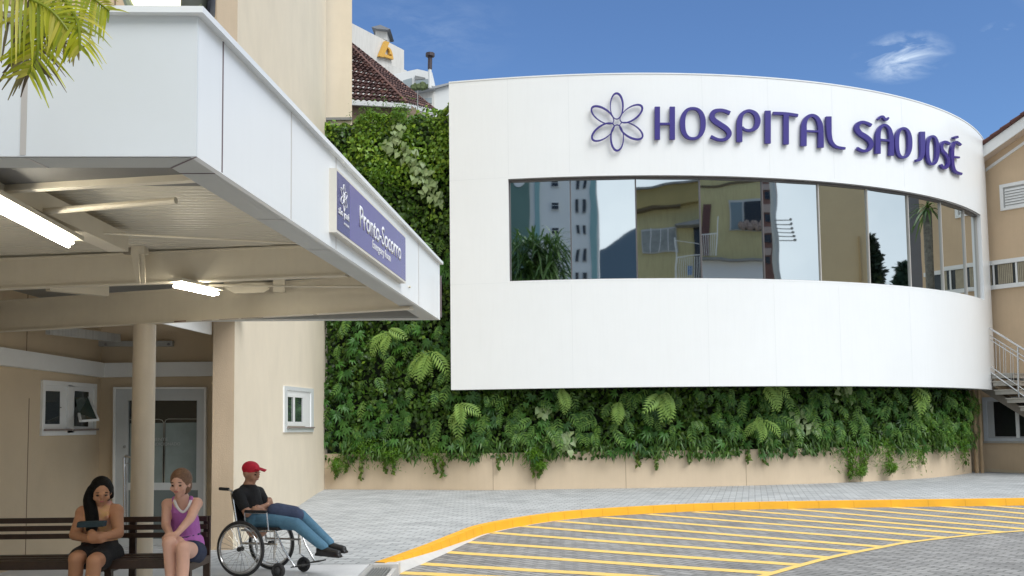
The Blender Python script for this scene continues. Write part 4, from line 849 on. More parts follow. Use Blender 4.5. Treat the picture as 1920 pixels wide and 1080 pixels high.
# verge: overhanging white board, soffit, tiles
def zv(t_): return (zg1+sl_*(t_-t1)) if t_ <= tm_ else zpk-sl_*(t_-tm_)
OH = .45
tv, zv1 = tz(1849, 283, OH); tv2, zv2 = tz(1920, 233, OH); slv = (zv2-zv1)/(tv2-tv)
def V0(t_): return zv1+slv*((t_ if t_ <= tm_ else 2*tm_-t_)-tv)
ts = [-1.2, tm_, TE_+1.1]
mb = MB()
for i in (0, 1):
    a, c = ts[i], ts[i+1]; mb.prism([RP(a, V0(a)-.12, OH-.04), RP(c, V0(c)-.12, OH-.04), RP(c, V0(c)+.23, OH-.04), RP(a, V0(a)+.23, OH-.04)], nR*.04)
mb.build('verge_board', M['wpaint'], rb)
mb = MB()
for i in (0, 1):
    a, c = ts[i], ts[i+1]; mb.prism([RP(a, V0(a)-.10, .0), RP(c, V0(c)-.10, .0), RP(c, V0(c)-.10, OH-.045), RP(a, V0(a)-.10, OH-.045)], ez*.03)
mb.build('soffit', mat('soffit_boards', (.66, .54, .44), .7, .06, 30), rb)
mb = MB()
for i in (0, 1):
    a, c = ts[i], ts[i+1]; mb.prism([RP(a, V0(a)+.24, OH+.06), RP(c, V0(c)+.24, OH+.06), RP(c, V0(c)+.24, -3), RP(a, V0(a)+.24, -3)], ez*.05)
k = 0; t_ = -1.2
while t_ < TE_+1.1:
    z_ = V0(t_)+.31; mb.tube([RP(t_, z_, OH+.02), RP(t_+.34, V0(t_+.34)+.25+.05, OH+.02)], [.07, .05], 10); t_ += .30
mb.build('roof', mat('roof_tile_brown', (.11, .045, .035), .8, .3, 6, .3, 30), rb, smooth=False)
rpoly('trim', [(1849, 322), (1925, 268), (1925, 262), (1849, 316)], .0, .03, M['wpaint'])
# louvre window
def rbox(name, a, b_, d0, d1, m_, parent=rb):
    (ta, za), (tb, zb_) = tz(*a), tz(*b_); return MB().prism([RP(ta, za, d0), RP(tb, za, d0), RP(tb, zb_, d0), RP(ta, zb_, d0)], nR*(d1-d0)).build(name, m_, parent)
(ta, za) = tz(1875, 347.5); (_, zb_) = tz(1877, 396); tb = ta+1.25
fwn = frame_poly('window', [RP(ta, za, .0), RP(tb, za, .0), RP(tb, zb_, .0), RP(ta, zb_, .0)], [RP(ta+.1, za-.1), RP(tb-.1, za-.1), RP(tb-.1, zb_+.08), RP(ta+.1, zb_+.08)], nR*.06, rb, M['wpaint'])
MB().prism([RP(ta+.1, za-.1, .002), RP(tb-.1, za-.1, .002), RP(tb-.1, zb_+.08, .002), RP(ta+.1, zb_+.08, .002)], nR*.002).build('reveal', mat('grey_shutter', (.45, .45, .44), .6), fwn)
mb = MB(); k = 0; z_ = za-.16
while z_ > zb_+.12: mb.prism([RP(ta+.14, z_, .012), RP(tb-.14, z_, .012), RP(tb-.14, z_-.07, .045), RP(ta+.14, z_-.07, .045)], nR*.006); z_ -= .085
mb.build('louvre', M['wpaint'], fwn)
# band windows with curtains
tw0, zw0 = tz(1857, 498); _, zw1 = tz(1858, 536); _, zb0_ = tz(1857, 492)
MB().prism([RP(-1.4, zw0, 0), RP(TE_+.5, zw0, 0), RP(TE_+.5, zw0+.13, 0), RP(-1.4, zw0+.13, 0)], nR*.08).build('lintel_band', M['wpaint'], rb)
MB().prism([RP(-1.4, zw1-.13, 0), RP(TE_+.5, zw1-.13, 0), RP(TE_+.5, zw1, 0), RP(-1.4, zw1, 0)], nR*.10).build('sill_band', M['wpaint'], rb)
wb_ = MB().prism([RP(-1.3, zw1, .004), RP(TE_+.4, zw1, .004), RP(TE_+.4, zw0, .004), RP(-1.3, zw0, .004)], nR*.006).build('window', M['glassd'], rb)
cu = mat('cream_curtain', (.42, .37, .27), .8, .12, 8); mb = MB()
for c0, c1 in ((-.25, .22), (.42, .85), (1.0, 1.9), (2.2, 2.9)):
    t_ = c0
    while t_ < c1: mb.prism([RP(t_, zw1+.02, .012), RP(t_+.05, zw1+.02, .026), RP(t_+.05, zw0-.01, .026), RP(t_, zw0-.01, .012)], nR*.003); t_ += .055
mb.build('curtain', cu, wb_)
mb = MB()
for t_ in (.28, .95, 2.05, 3.1): 
    MB().prism([RP(t_, zw1, .03), RP(t_+.05, zw1, .03), RP(t_+.05, zw0, .03), RP(t_, zw0, .03)], nR*.03).build('mullion', M['wpaint'], wb_)
# white skirting above stair and lower window
rpoly('trim', [(1898, 708), (1925, 706), (1925, 717), (1899, 718)], 0, .03, M['wpaint'])
(ta, za) = tz(1849, 748); (_, zb_) = tz(1850, 827); tb = ta+2.1
fw3 = frame_poly('window', [RP(ta-.1, za+.05), RP(tb, za+.05), RP(tb, zb_), RP(ta-.1, zb_)], [RP(ta+.02, za-.08), RP(tb-.1, za-.08), RP(tb-.1, zb_+.09), RP(ta+.02, zb_+.09)], nR*.05, rb, mat('grey_white_frame', (.5, .52, .54), .5, .05, 3))
MB().prism([RP(ta, za, .002), RP(tb-.05, za, .002), RP(tb-.05, zb_+.05, .002), RP(ta, zb_+.05, .002)], nR*.003).build('reveal', mat('grey_white_frame2', (.42, .42, .42), .5), fw3)
MB().prism([RP(ta+.22, za-.1, .008), RP(tb-.12, za-.1, .008), RP(tb-.12, zb_+.14, .008), RP(ta+.22, zb_+.14, .008)], nR*.003).build('pane', M['black'], fw3)
tq, _ = tz(1909, 800); MB().prism([RP(tq-.05, za-.08, .01), RP(tq+.05, za-.08, .01), RP(tq+.05, zb_+.1, .01), RP(tq-.05, zb_+.1, .01)], nR*.03).build('mullion', M['wpaint'], fw3)
MB().prism([RP(ta-.12, zb_-.06), RP(tb, zb_-.06), RP(tb, zb_-.002), RP(ta-.12, zb_-.002)], nR*.07).build('sill', M['stone'], fw3)
rpoly('skirting_shade', [(1843, 884), (1925, 889), (1925, 883), (1843, 878)], 0, .006, M['tan'])  # thin tan strip along the foot of the wall
# pipe column at the planter end
p = onY(1842, 885, 29.25); MB().tube([(p.x, 29.25, 0), (p.x, 29.25, 3.2)], .05, 12).tube([(p.x-.14, 29.3, 0), (p.x-.14, 29.3, 3.2)], .06, 12).build('downpipe', mat('rusty_beige_pipe', (.42, .30, .18), .7, .2, 4, streak=.4), rb)
# ------------------------------------------------------------------ outside stair with railing, in front of the wall
so_ = .95                                   # distance from wall
st = empty('outdoor_stair', RP(1.5, 0, so_), 'concrete outdoor stair with floating treads beside the beige house', 'stair')
def sp3(px, py, d=so_): return rp(px, py, d)
def stz(px, py, d): p = rp(px, py, d); return (p-PR).dot(dR), p.z
a, za_ = stz(1861, 693, so_); b2, zb2 = stz(1920, 735, so_); ms = (zb2-za_)/(b2-a)
trd = [(1860, 703), (1862, 717), (1866, 733), (1888, 748.5), (1913, 763.5), (1938, 779), (1963, 795), (1988, 811), (2013, 827), (2038, 843), (2063, 859)]
mb = MB()
for x, y in trd:
    t_, z_ = stz(x, y, so_); mb.prism([RP(t_, z_-.11, .05), RP(t_+.60, z_-.11, .05), RP(t_+.60, z_, .05), RP(t_, z_, .05)], nR*(so_-.05)); mb.prism([RP(t_-.03, z_, .04), RP(t_+.62, z_, .04), RP(t_+.62, z_+.035, .04), RP(t_-.03, z_+.035, .04)], nR*(so_-.01))
mb.build('tread', M['stone'], st)
ta_, za2 = stz(1848, 733, .6); tb_, zb3 = stz(1920, 779, .6)
k_ = (zb3-za2)/(tb_-ta_)
MB().prism([RP(ta_-.4, za2-.4*k_-.05, .35), RP(ta_+3.2, max(0, za2+3.2*k_), .35), RP(ta_+3.2, za2+3.2*k_+.25, .35), RP(ta_-.4, za2-.4*k_+.22, .35)], nR*.35).build('stringer', mat('stringer_grey', (.22, .19, .16), .85, .1, 4), st)
rl = empty('stair_railing', RP(1.5, 1, so_), 'stainless steel railing sloping down along the outdoor stair', 'railing')
d_ = so_+.02
def ln(p, q, r_, name='rail', L=1.6):
    a = rp(*p, d_); b_ = rp(*q, d_); e = b_+(b_-a)*L; MB().tube([a-(b_-a)*.05, e], r_, 10).build(name, M['chrome'], rl, smooth='auto')
ln((1858, 617), (1920, 655), .032); ln((1859, 631), (1920, 668.5), .017); ln((1860, 639), (1920, 677), .017); ln((1861, 690), (1920, 731), .02); ln((1861, 700), (1920, 743), .025)
for px in (1867, 1874, 1881, 1885, 1894.5, 1899, 1925, 1935, 1945):
    yy0 = 617+(px-1858)*.613+12; yy1 = 690+(px-1861)*.695; MB().tube([rp(px, yy0, d_), rp(px+1.5, yy1, d_)], .009, 6).build('baluster', M['chrome'], rl)
for px in (1908.5, 1975): yy0 = 617+(px-1858)*.613; MB().tube([rp(px, yy0+3, d_), rp(px+1.5, 745+(px-1908)*.64, d_)], .03, 10).build('post', M['chrome'], rl)

# ================================================================== BACKGROUND
# tiled hip roof house behind the green wall
HY = 34.
th = empty('tiled_house', (-5, HY, 0), 'old house with a dark brown tiled hip roof behind the garden wall', 'house')
tp_n = Vector((.10, -1, .0)).normalized()
def hpl(px, py, y): return onY(px, py, y)
rt = M_rt = bpy.data.materials.new('old_roof_tiles'); rt.use_nodes = True; n_ = rt.node_tree.nodes; l_k = rt.node_tree.links.new; b = n_['Principled BSDF']; b.inputs['Roughness'].default_value = .85
t = n_.new('ShaderNodeTexCoord'); z = n_.new('ShaderNodeTexNoise'); z.inputs['Scale'].default_value = 5; z.inputs['Detail'].default_value = 8; l_k(t.outputs['Object'], z.inputs[0])
cr2 = n_.new('ShaderNodeValToRGB'); e = cr2.color_ramp.elements; e[0].position = .35; e[0].color = (.035, .015, .012, 1); e[1].position = .66; e[1].color = (.30, .16, .12, 1); q = e.new(.58); q.color = (.085, .035, .028, 1); l_k(z.outputs[0], cr2.inputs[0]); l_k(cr2.outputs[0], b.inputs['Base Color'])
def roofplane(name, tl, tr_, br, bl, rows, cols):
    tl, tr_, br, bl = map(Vector, (tl, tr_, br, bl)); mb = MB(); nn_ = (tr_-bl).cross(br-tl).normalized() if (tr_-tl).length > .1 else (br-tl).cross(bl-tl).normalized(); nn_ = nn_ if nn_.z > 0 else -nn_
    rg = random.Random(5)
    for i in range(rows):
        a = i/rows; c = (i+1)/rows
        l0 = tl.lerp(bl, a); r0 = tr_.lerp(br, a); l1_ = tl.lerp(bl, c); r1 = tr_.lerp(br, c); nC = max(1, int(cols*((l0-r0).length+.01)/((bl-br).length)))
        for j in range(nC*4):
            u0 = j/(nC*4); u1 = (j+1)/(nC*4); h0 = abs(math.sin(j*math.pi/4))*.07; h1 = abs(math.sin((j+1)*math.pi/4))*.07; lf_ = .07
            mb.add([l0.lerp(r0, u0)+nn_*(h0), l0.lerp(r0, u1)+nn_*(h1), l1_.lerp(r1, u1)+nn_*(h1+lf_), l1_.lerp(r1, u0)+nn_*(h0+lf_), l1_.lerp(r1, u1)+nn_*h1, l1_.lerp(r1, u0)+nn_*h0], [(0, 1, 2, 3), (3, 2, 4, 5)])
    return mb.build(name, rt, th)
apx = hpl(590, 30, 42.5); eL = hpl(560, 184, 35); eM = hpl(762, 195, 35.0); apx2 = hpl(640, 70, 40.8); eR = hpl(815, 208, 41.5)
roofplane('roof', apx, apx2, eM, eL, 24, 20); roofplane('roof', apx2, apx2+Vector((.05, .05, 0)), eR, eM, 22, 14)
hm = mat('ridge_tile', (.13, .06, .045), .85, .4, 5)
for a, c in ((apx2, eM), (apx2, eR), (apx, apx2)):
    mb = MB()
    for i in range(30): p = a.lerp(c, i/30); q = a.lerp(c, (i+1.15)/30); mb.tube([p+ez*.08, q+ez*.06], [.06, .08], 8)
    mb.build('ridge', hm, th)
MB().bar(eL-ez*.08, eM-ez*.08+Vector((.1, 0, 0)), .12, .16).bar(eM-ez*.08, eR-ez*.08, .12, .16).build('gutter', mat('gutter_white', (.66, .66, .64), .6, .08, 3), th)
MB().prism([(eL.x, 35.25, 0), (eM.x+.0, 35.25, 0), (eR.x+1.2, 41.2, 0), (eL.x, 43, 0)], (0, 0, eL.z-.1)).build('wall', mat('brown_wall', (.22, .15, .11), .9, .1, 2), th)
# white apartment tower with emblem
BA = onY(640, 60, 60.); 
dA = Vector((.68, 1, 0)).normalized(); nA = Vector((dA.y, -dA.x, 0)); 
pA = onY(660, 47, 60.)
def ap(px, py, d=0.): return onP(px, py, pA+nA*d, nA)
at_b = empty('apartment_building', (pA.x, 62, 0), 'tall white apartment building with a golden triangular emblem behind the tiled roof', 'building')
wmat = mat('weathered_white', (.62, .60, .56), .85, .06, .5, streak=.35)
tl = ap(560, -8); tr_ = ap(757.5, 94); zA = tl.z
mb = MB(); mb.prism([Vector((tl.x, tl.y, 0)), Vector((tr_.x, tr_.y, 0)), Vector((tr_.x, tr_.y, tr_.z)), Vector((tl.x, tl.y, tl.z))], -nA*9); mb.build('upper_wall', wmat, at_b)
gold = mat('golden_emblem', (.62, .34, .05), .5)
def apoly(name, pts, d0, d1, m_, parent=at_b): return MB().prism([ap(640+x/5.4, 20+y/5.4, d0) for x, y in pts], nA*(d1-d0)).build(name, m_, parent)
em = apoly('emblem', [(425, 312), (466, 328), (405, 478), (362, 465)], .05, .25, gold)
apoly('emblem', [(420, 445), (495, 470), (511, 500), (412, 470)], .06, .24, gold)
mb = MB(); arc = [(455, 372), (475, 385), (490, 410), (500, 440), (511, 500), (497, 480), (486, 445), (470, 450), (472, 420), (464, 395), (448, 382)]; apoly('emblem', arc, .05, .22, gold)
# chimney with cap
cq = [(345, 180), (465, 195), (465, 278), (345, 240)]
def ybox(name, pts, y, dy, m_, parent, o=(640, 20), s_=5.4): return MB().prism([onY(o[0]+a/s_, o[1]+c/s_, y) for a, c in pts], (0, dy, 0)).build(name, m_, parent)
ybox('chimney', [(345, 172), (465, 182), (465, 300), (345, 260)], 66, 1.5, wmat, at_b); ybox('chimney_cap', [(305, 165), (395, 142), (495, 185), (470, 193), (345, 180)], 65.6, 2.2, mat('cap_grey', (.20, .21, .23), .7), at_b)
# lower tier: penthouse, terrace, glass railing
ybox('penthouse_wall', [(385, 585), (515, 555), (660, 605), (660, 700), (500, 640)], 57.5, 1.5, wmat, at_b)
ybox('penthouse_wall', [(515, 645), (770, 592), (920, 625), (920, 760), (640, 800)], 56.8, 3, mat('penthouse_white', (.72, .72, .70), .8), at_b)
ybox('window', [(625, 705), (715, 680), (715, 765), (625, 790)], 56.7, .08, mat('pale_glass', (.30, .34, .35), .1), at_b); ybox('window', [(575, 722), (615, 710), (615, 770), (585, 755)], 56.7, .08, mat('pale_glass', (.3, .34, .35), .1), at_b)
ybox('window', [(745, 655), (850, 678), (850, 690), (745, 700)], 56.7, .08, M['dgrey'], at_b); ybox('window', [(755, 705), (880, 690), (880, 745), (755, 760)], 56.72, .05, mat('pale_glass', (.3, .34, .35), .1), at_b)
ybox('balcony_slab', [(650, 800), (900, 755), (940, 765), (940, 785), (700, 835)], 55.8, 1, mat('slab_grey', (.34, .35, .36), .8), at_b)
ybox('lower_wall', [(690, 815), (940, 780), (940, 1080), (900, 1080)], 56.2, 3, wmat, at_b); ybox('lower_wall', [(940, 772), (1120, 730), (1120, 1080), (940, 1080)], 56.3, 3, mat('penthouse_white', (.72, .72, .70), .8), at_b)
ybox('cornice', [(935, 765), (1120, 722), (1120, 738), (935, 790)], 56.1, .5, mat('slab_grey', (.34, .35, .36), .8), at_b); ybox('window', [(848, 885), (915, 880), (915, 935), (860, 935)], 56.1, .1, mat('pale_glass', (.3, .34, .35), .1), at_b)
pl_m = mat('terrace_plant', (.10, .13, .05), .8, .5, 8)
mb = MB()
for k in range(26): mb.ball(onY(640+random.uniform(725, 870)/5.4, 20+random.uniform(745, 785)/5.4, 55.75), random.uniform(.10, .22), 6)
mb.build('terrace_plant', pl_m, at_b)
fp_ = MB().tube([onY(806, 165, 55.6), onY(806, 130, 55.6)], .10, 8, 0).build('flue_base', mat('penthouse_white', (.72, .72, .70), .8), at_b)
MB().tube([onY(806, 130, 55.6), onY(806.5, 105, 55.6)], .13, 8).tube([onY(806.5, 106, 55.6), onY(806.5, 100, 55.6)], .27, 8).build('flue', mat('flue_black', (.05, .035, .04), .6), at_b)
pm = MB().tube([onY(783, 208, 33), onY(783, 170, 33)], .02, 6).build('antenna_pole', M['dgrey']); tag(pm, 'thin bare antenna pole rising beside the tiled roof', 'antenna')
# ================================================================== PLACES BEHIND AND EAST OF THE CAMERA (seen in the mirrored panes)
def mirror_dir(i, px, py):
    p0, n_ = GP[i]; d = pray(px, py); h = CAM+d*((p0-CAM).dot(n_)/d.dot(n_)); r = (d-n_*2*d.dot(n_)).normalized(); return h, r
class Far:
    """vertical plane standing D metres from the building, square to the line of sight reflected in pane i"""
    def __init__(s, i, D):
        s.i = i; h, r = mirror_dir(i, (PX[i]+PX[i+1])/2, 430); s.c = Vector((r.x, r.y, 0)).normalized(); s.p = Vector((h.x, h.y, 0))+s.c*D
    def __call__(s, px, py, d=0.):
        h, r = mirror_dir(s.i, px, py); q = s.p-s.c*d; return h+r*((q-h).dot(s.c)/r.dot(s.c))
    def poly(s, name, pts, d0, d1, m_, parent): return MB().prism([s(x, y, d0) for x, y in pts], -s.c*(d1-d0)).build(name, m_, parent)
    def rect(s, name, x0, y0, x1, y1, d0, d1, m_, parent): return s.poly(name, [(x0, y0), (x1, y0), (x1, y1), (x0, y1)], d0, d1, m_, parent)
    def block(s, x0, y0, x1, y1, th_, m_, parent, name='wall'):
        a = s(x0, y0); b_ = s(x1, y1); return MB().prism([Vector((a.x, a.y, 0)), Vector((b_.x, b_.y, 0)), Vector((b_.x, b_.y, b_.z)), Vector((a.x, a.y, a.z))], s.c*th_).build(name, m_, parent)
wht = mat('painted_tower_white', (.76, .76, .74), .8, .05, .3); grn = mat('painted_tower_green', (.13, .22, .19), .8, .08, .3); teal = mat('painted_tower_teal', (.25, .42, .42), .8, .05, .3)
yel = mat('ochre_wall', (.52, .46, .24), .85, .06, .6, streak=.35); yeld = mat('ochre_roof_edge', (.36, .29, .12), .85, .08, .6)
# white and green tower, and its slimmer neighbour
f = Far(0, 62); t1_ = empty('apartment_tower', f.p, 'white and dark green apartment tower mirrored in the leftmost window pane', 'building')
f.block(930, 250, 1100, 250, 14, wht, t1_); f.rect('green_panel', 930, 250, 994, 600, 0, .2, grn, t1_); f.rect('teal_stripe', 1003, 250, 1012, 600, 0, .15, teal, t1_)
f.poly('white_disc', [(975+13*math.cos(k*.4), 334+16*math.sin(k*.4)) for k in range(16)], .2, .3, wht, t1_)
for y in (291, 337, 382, 427, 472): w_ = f.rect('window', 1032, y-3, 1048, y+15, .0, .12, M['wpaint'], t1_); f.rect('pane', 1033.5, y-1, 1046, y+4.5, .12, .16, M['black'], w_); f.rect('pane', 1033.5, y+6, 1046, y+13, .12, .16, M['black'], w_)
f = Far(1, 66); t2_ = empty('apartment_tower', f.p, 'slim white tower with rows of paired windows mirrored in the second window pane', 'building')
f.block(1060, 260, 1120, 260, 14, wht, t2_); f.rect('teal_stripe', 1108, 260, 1120, 620, 0, .12, teal, t2_)
for y in (290, 333, 376, 421, 468, 511, 556):
    for x in (1080, 1093): w_ = f.rect('window', x, y, x+6.5, y+21, 0, .1, M['dgrey'], t2_); f.rect('pane', x+.8, y+1, x+5, y+19, .1, .14, M['black'], w_)
hl = mat('misty_hill', (.15, .20, .24), .95, .15, .004)
f = Far(1, 900); mb = MB(); pr = [(1030, 480), (1100, 478), (1122, 472), (1135, 468), (1150, 452), (1165, 442), (1180, 432), (1200, 424), (1230, 440), (1260, 470)]
pts = [f(x, y) for x, y in pr]; mb.prism(pts+[Vector((pts[-1].x, pts[-1].y, -5)), Vector((pts[0].x, pts[0].y, -5))], f.c*300); struct(mb.build('hill', hl))
# bushy palm in front of the first tower
f = Far(0, 30); bp_ = empty('palm_tree', Vector((f.p.x, f.p.y, 0)), 'big bushy green palm mirrored at the lower left corner of the ribbon window', 'palm tree')
G_pb = mat('bushy_palm_leaf', (0, 0, 0), rough=.5, trans=.2, island=[(.03, .09, .02), (.07, .16, .03), (.12, .22, .04), (.05, .12, .03)])
c0 = f(1005, 470); MB().tube([Vector((c0.x, c0.y, -.1)), Vector((c0.x+.1, c0.y, c0.z*.6)), c0], [.25, .2, .16], 12).build('trunk', MATS['palm_trunk'], bp_)
rg = random.Random(3); mb = MB()
for k in range(900):
    a = rg.uniform(0, 6.28); el_ = rg.uniform(-.5, 1.35); L = rg.uniform(1.3, 2.9); d = Vector((math.cos(a)*math.cos(el_), math.sin(a)*math.cos(el_), math.sin(el_))); o0 = c0+Vector((rg.uniform(-1.3, 1.3), rg.uniform(-.9, .9), rg.uniform(-2.4, .5))); sdv = d.cross(ez).normalized()*.035; pr_ = []
    for j in range(6): u = j/5; q = o0+d*L*u-ez*L*.55*u*u; w__ = 1.4*math.sin(math.pi*(.1+.88*u)); pr_ += [q-sdv*w__, q+sdv*w__]
    mb.add(pr_, [(2*j, 2*j+1, 2*j+3, 2*j+2) for j in range(5)])
mb.build('crown', G_pb, bp_)
# ochre house in two panes
f = Far(2, 34); y1_ = empty('ochre_house', f.p, 'ochre house with curtained window and balcony rail mirrored in the third window pane', 'house')
a = f(1170, 392); b_ = f(1330, 392); f.block(1170, 398, 1330, 376, 9, yel, y1_)
f.poly('roof', [(1160, 368), (1195, 364), (1270, 352), (1345, 342), (1345, 382), (1195, 396), (1160, 398)], -.3, .5, yeld, y1_); f.poly('roof_edge', [(1160, 365), (1195, 361.5), (1270, 349.5), (1345, 339), (1345, 343), (1270, 353.5), (1195, 365), (1160, 369)], -.4, .75, M['dgrey'], y1_)
f.poly('vent_strip', [(1170, 398), (1277, 386), (1277, 389.5), (1170, 401)], 0, .52, mat('vent_brown', (.12, .09, .05), .8), y1_)
w_ = f.poly('window', [(1203, 432), (1269, 424), (1269, 475), (1206, 478)], 0, .12, mat('pale_metal', (.45, .46, .45), .4), y1_); f.poly('curtain', [(1205, 435), (1267, 427), (1267, 472), (1208, 475)], .12, .15, mat('grey_curtain', (.26, .28, .27), .7, .2, 3), w_)
for x in (1220, 1237, 1253): f.rect('mullion', x, 428, x+1.2, 476, .15, .18, M['wpaint'], w_)
f.rect('dark_door', 1300, 420, 1316, 530, 0, .1, M['black'], y1_); f.poly('awning', [(1266, 424), (1330, 410), (1330, 421), (1270, 427)], 0, 1.0, M['dgrey'], y1_)
mb = MB()
for x in range(1268, 1312, 4): a = f(x, 484, .9); b_ = f(x, 524, .9); mb.tube([a, b_], .018, 4)
mb.tube([f(1266, 484, .9), f(1314, 480, .9)], .03, 6).tube([f(1266, 446, .9), f(1266, 524, .9)], .03, 6).tube([f(1266, 452, .9), f(1310, 457, .9)], .02, 6); mb.build('balcony_rail', M['wpaint'], y1_)
f.rect('blue_barrel', 1287, 502, 1297, 516, .5, .8, mat('blue_plastic', (.03, .16, .40), .4), y1_)
f = Far(3, 34); y2_ = empty('ochre_house', f.p, 'ochre house with open dark window and hanging blanket mirrored in the fourth window pane', 'house')
f.block(1290, 310, 1450, 310, 9, yel, y2_)
f.poly('vent_strip', [(1300, 351), (1440, 331), (1440, 335), (1300, 355)], 0, .05, mat('vent_brown', (.12, .09, .05), .8), y2_)
w_ = f.rect('window', 1368, 374, 1445, 433, 0, .1, mat('pale_metal', (.45, .46, .45), .4), y2_); f.rect('pane', 1371, 378, 1392, 431, .1, .13, mat('pale_blue_pane', (.16, .21, .23), .2), w_); f.rect('dark_opening', 1396, 378, 1445, 431, .1, .13, M['black'], w_)
mb = MB(); 
for k in range(14): a = f(1389+k*4, 422+3*math.sin(k*1.7), .25); mb.ball(a, .19, 8, squash=(1, 1, 1.25))
tag(mb.build('blanket', mat('striped_blanket', (.42, .33, .28), .9, 0, 9, col2=(.14, .10, .09))), 'brown striped blanket hanging from the open window mirrored in the fourth pane', 'blanket')
f.rect('door', 1316, 386, 1330, 482, 0, .1, mat('dark_red_door', (.10, .04, .035), .6), y2_); f.rect('ledge', 1300, 489, 1450, 493, 0, .8, M['dgrey'], y2_); f.rect('lower_band', 1300, 493, 1450, 560, 0, .3, wht, y2_)
mb = MB()
for x in range(1316, 1346, 4): mb.tube([f(x, 437, 1), f(x, 482, 1)], .02, 4)
mb.tube([f(1314, 438, 1), f(1345, 436, 1)], .03, 6).tube([f(1345, 405, 1), f(1345, 482, 1)], .03, 6); mb.build('balcony_rail', M['wpaint'], y2_)
# red brick block and utility mast
f = Far(4, 45); b3 = empty('brick_block', f.p, 'dark red and cream block mirrored at the left edge of the fifth window pane', 'building')
f.block(1405, 250, 1449, 250, 10, mat('red_brown_wall', (.20, .10, .08), .85, .2, .5), b3)
for y in (345, 385, 425, 465): f.rect('cream_band', 1405, y, 1447, y+13, 0, .1, mat('dusty_pink', (.42, .33, .29), .8), b3); f.rect('window', 1434, y+16, 1446, y+30, 0, .05, M['black'], b3)
f = Far(4, 30); mk_ = empty('utility_mast', f.p, 'leaning white mast with six horizontal arms mirrored in the fifth window pane', 'mast')
a = f(1444, 280); b_ = f(1468, 560); MB().tube([a, Vector((b_.x, b_.y, 0))], [.16, .22], 12).build('pole', mat('pale_grey_pole', (.45, .47, .46), .6), mk_)
for k in range(6): y = 411+k*8; x0 = 1454+k*1.3; MB().tube([f(x0, y, .3), f(1482+k*1.6, y+1, .3)], .03, 6).ball(f(1483+k*1.6, y-.5, .3), .09, 8).build('arm', M['dgrey'], mk_)
# beige side building
f = Far(5, 15); b5 = empty('beige_block', f.p, 'plain beige wall mirrored in the sixth window pane', 'building'); f.block(1515, 240, 1645, 240, 6, mat('beige_side_wall', (.55, .44, .27), .9, .04, 1, .2, 60), b5); f.rect('pipe', 1610, 443, 1614, 560, 0, .1, mat('ochre_pipe', (.46, .33, .16), .7), b5)
f = Far(7, 14); b7 = empty('grey_block', f.p, 'plain grey wall mirrored in the eighth window pane', 'building'); f.block(1690, 250, 1752, 250, 5, mat('dark_grey_wall', (.16, .16, .17), .85, .06, 1), b7)
f = Far(7, 5.0); p7 = empty('palm_tree', Vector((f.p.x, f.p.y, 0)), 'thin mottled palm trunk mirrored in the eighth window pane', 'palm tree'); c0 = f(1738, 392)
MB().tube([Vector((c0.x, c0.y, -.1)), c0], [.16, .13], 14).build('trunk', mat('mottled_bark', (.22, .21, .18), .9, 0, 9, .5, 30, col2=(.08, .08, .07)), p7, smooth='auto')
mb = MB(); rg = random.Random(9)
for k in range(60):
    a = rg.uniform(0, 6.28); el_ = rg.uniform(-.3, 1.1); L = rg.uniform(.5, 1.0); d = Vector((math.cos(a)*math.cos(el_), math.sin(a)*math.cos(el_), math.sin(el_))); sdv = d.cross(ez).normalized()*.02; pr_ = []
    for j in range(6): u = j/5; q = c0+d*L*u-ez*L*.7*u*u; w__ = 1.4*math.sin(math.pi*(.1+.88*u)); pr_ += [q-sdv*w__, q+sdv*w__]
    mb.add(pr_, [(2*j, 2*j+1, 2*j+3, 2*j+2) for j in range(5)])
mb.build('crown', G_pb, p7)
# trees beyond
def tree(loc, h, r, lab, colr, cone=1.):
    t_ = empty('conifer_tree' if cone < 1 else 'leafy_tree', loc, lab, 'tree'); loc = Vector(loc); MB().tube([loc, loc+ez*h*.9], [.3, .08], 10).build('trunk', MATS['palm_trunk'], t_)
    n_ = 9000; rg = np.random.RandomState(4); zz = rg.rand(n_)**.8; rad = r*(1-zz)**.8*np.sqrt(rg.rand(n_))*(1+.2*np.sin(zz*24)); an = rg.rand(n_)*6.28
    P_ = np.stack([loc.x+rad*np.cos(an), loc.y+rad*np.sin(an), loc.z+h*(.25+.75*zz)], -1); d1 = rg.normal(0, .16, (n_, 3)); d2 = rg.normal(0, .16, (n_, 3))
    V = np.stack([P_, P_+d1, P_+d1+d2, P_+d2], 1).reshape(-1, 3); fastmesh('crown', V, np.arange(n_*4).reshape(-1, 4), mat(colr[0], (0, 0, 0), rough=.7, island=colr[1]), t_)
f = Far(6, 34); c0 = f(1626, 460); tree((c0.x, c0.y, 0), c0.z+.4, 2.6, 'dark conifer mirrored at the lower left of the seventh window pane', ('dark_conifer', [(.006, .018, .006), (.015, .035, .012), (.03, .05, .015)]), .5)
c0 = f(1640, 488); tree((c0.x, c0.y-.5, 0), c0.z, 3.2, 'olive green rounded tree behind the conifer in the mirrored view', ('olive_crown', [(.03, .05, .012), (.06, .08, .02), (.02, .035, .01)]))
c0 = f(1698, 500); tree((c0.x, c0.y, 0), c0.z, 2.2, 'small bluish green tree mirrored at the lower right of the seventh pane', ('bluish_crown', [(.02, .05, .03), (.04, .09, .05)]), .5)
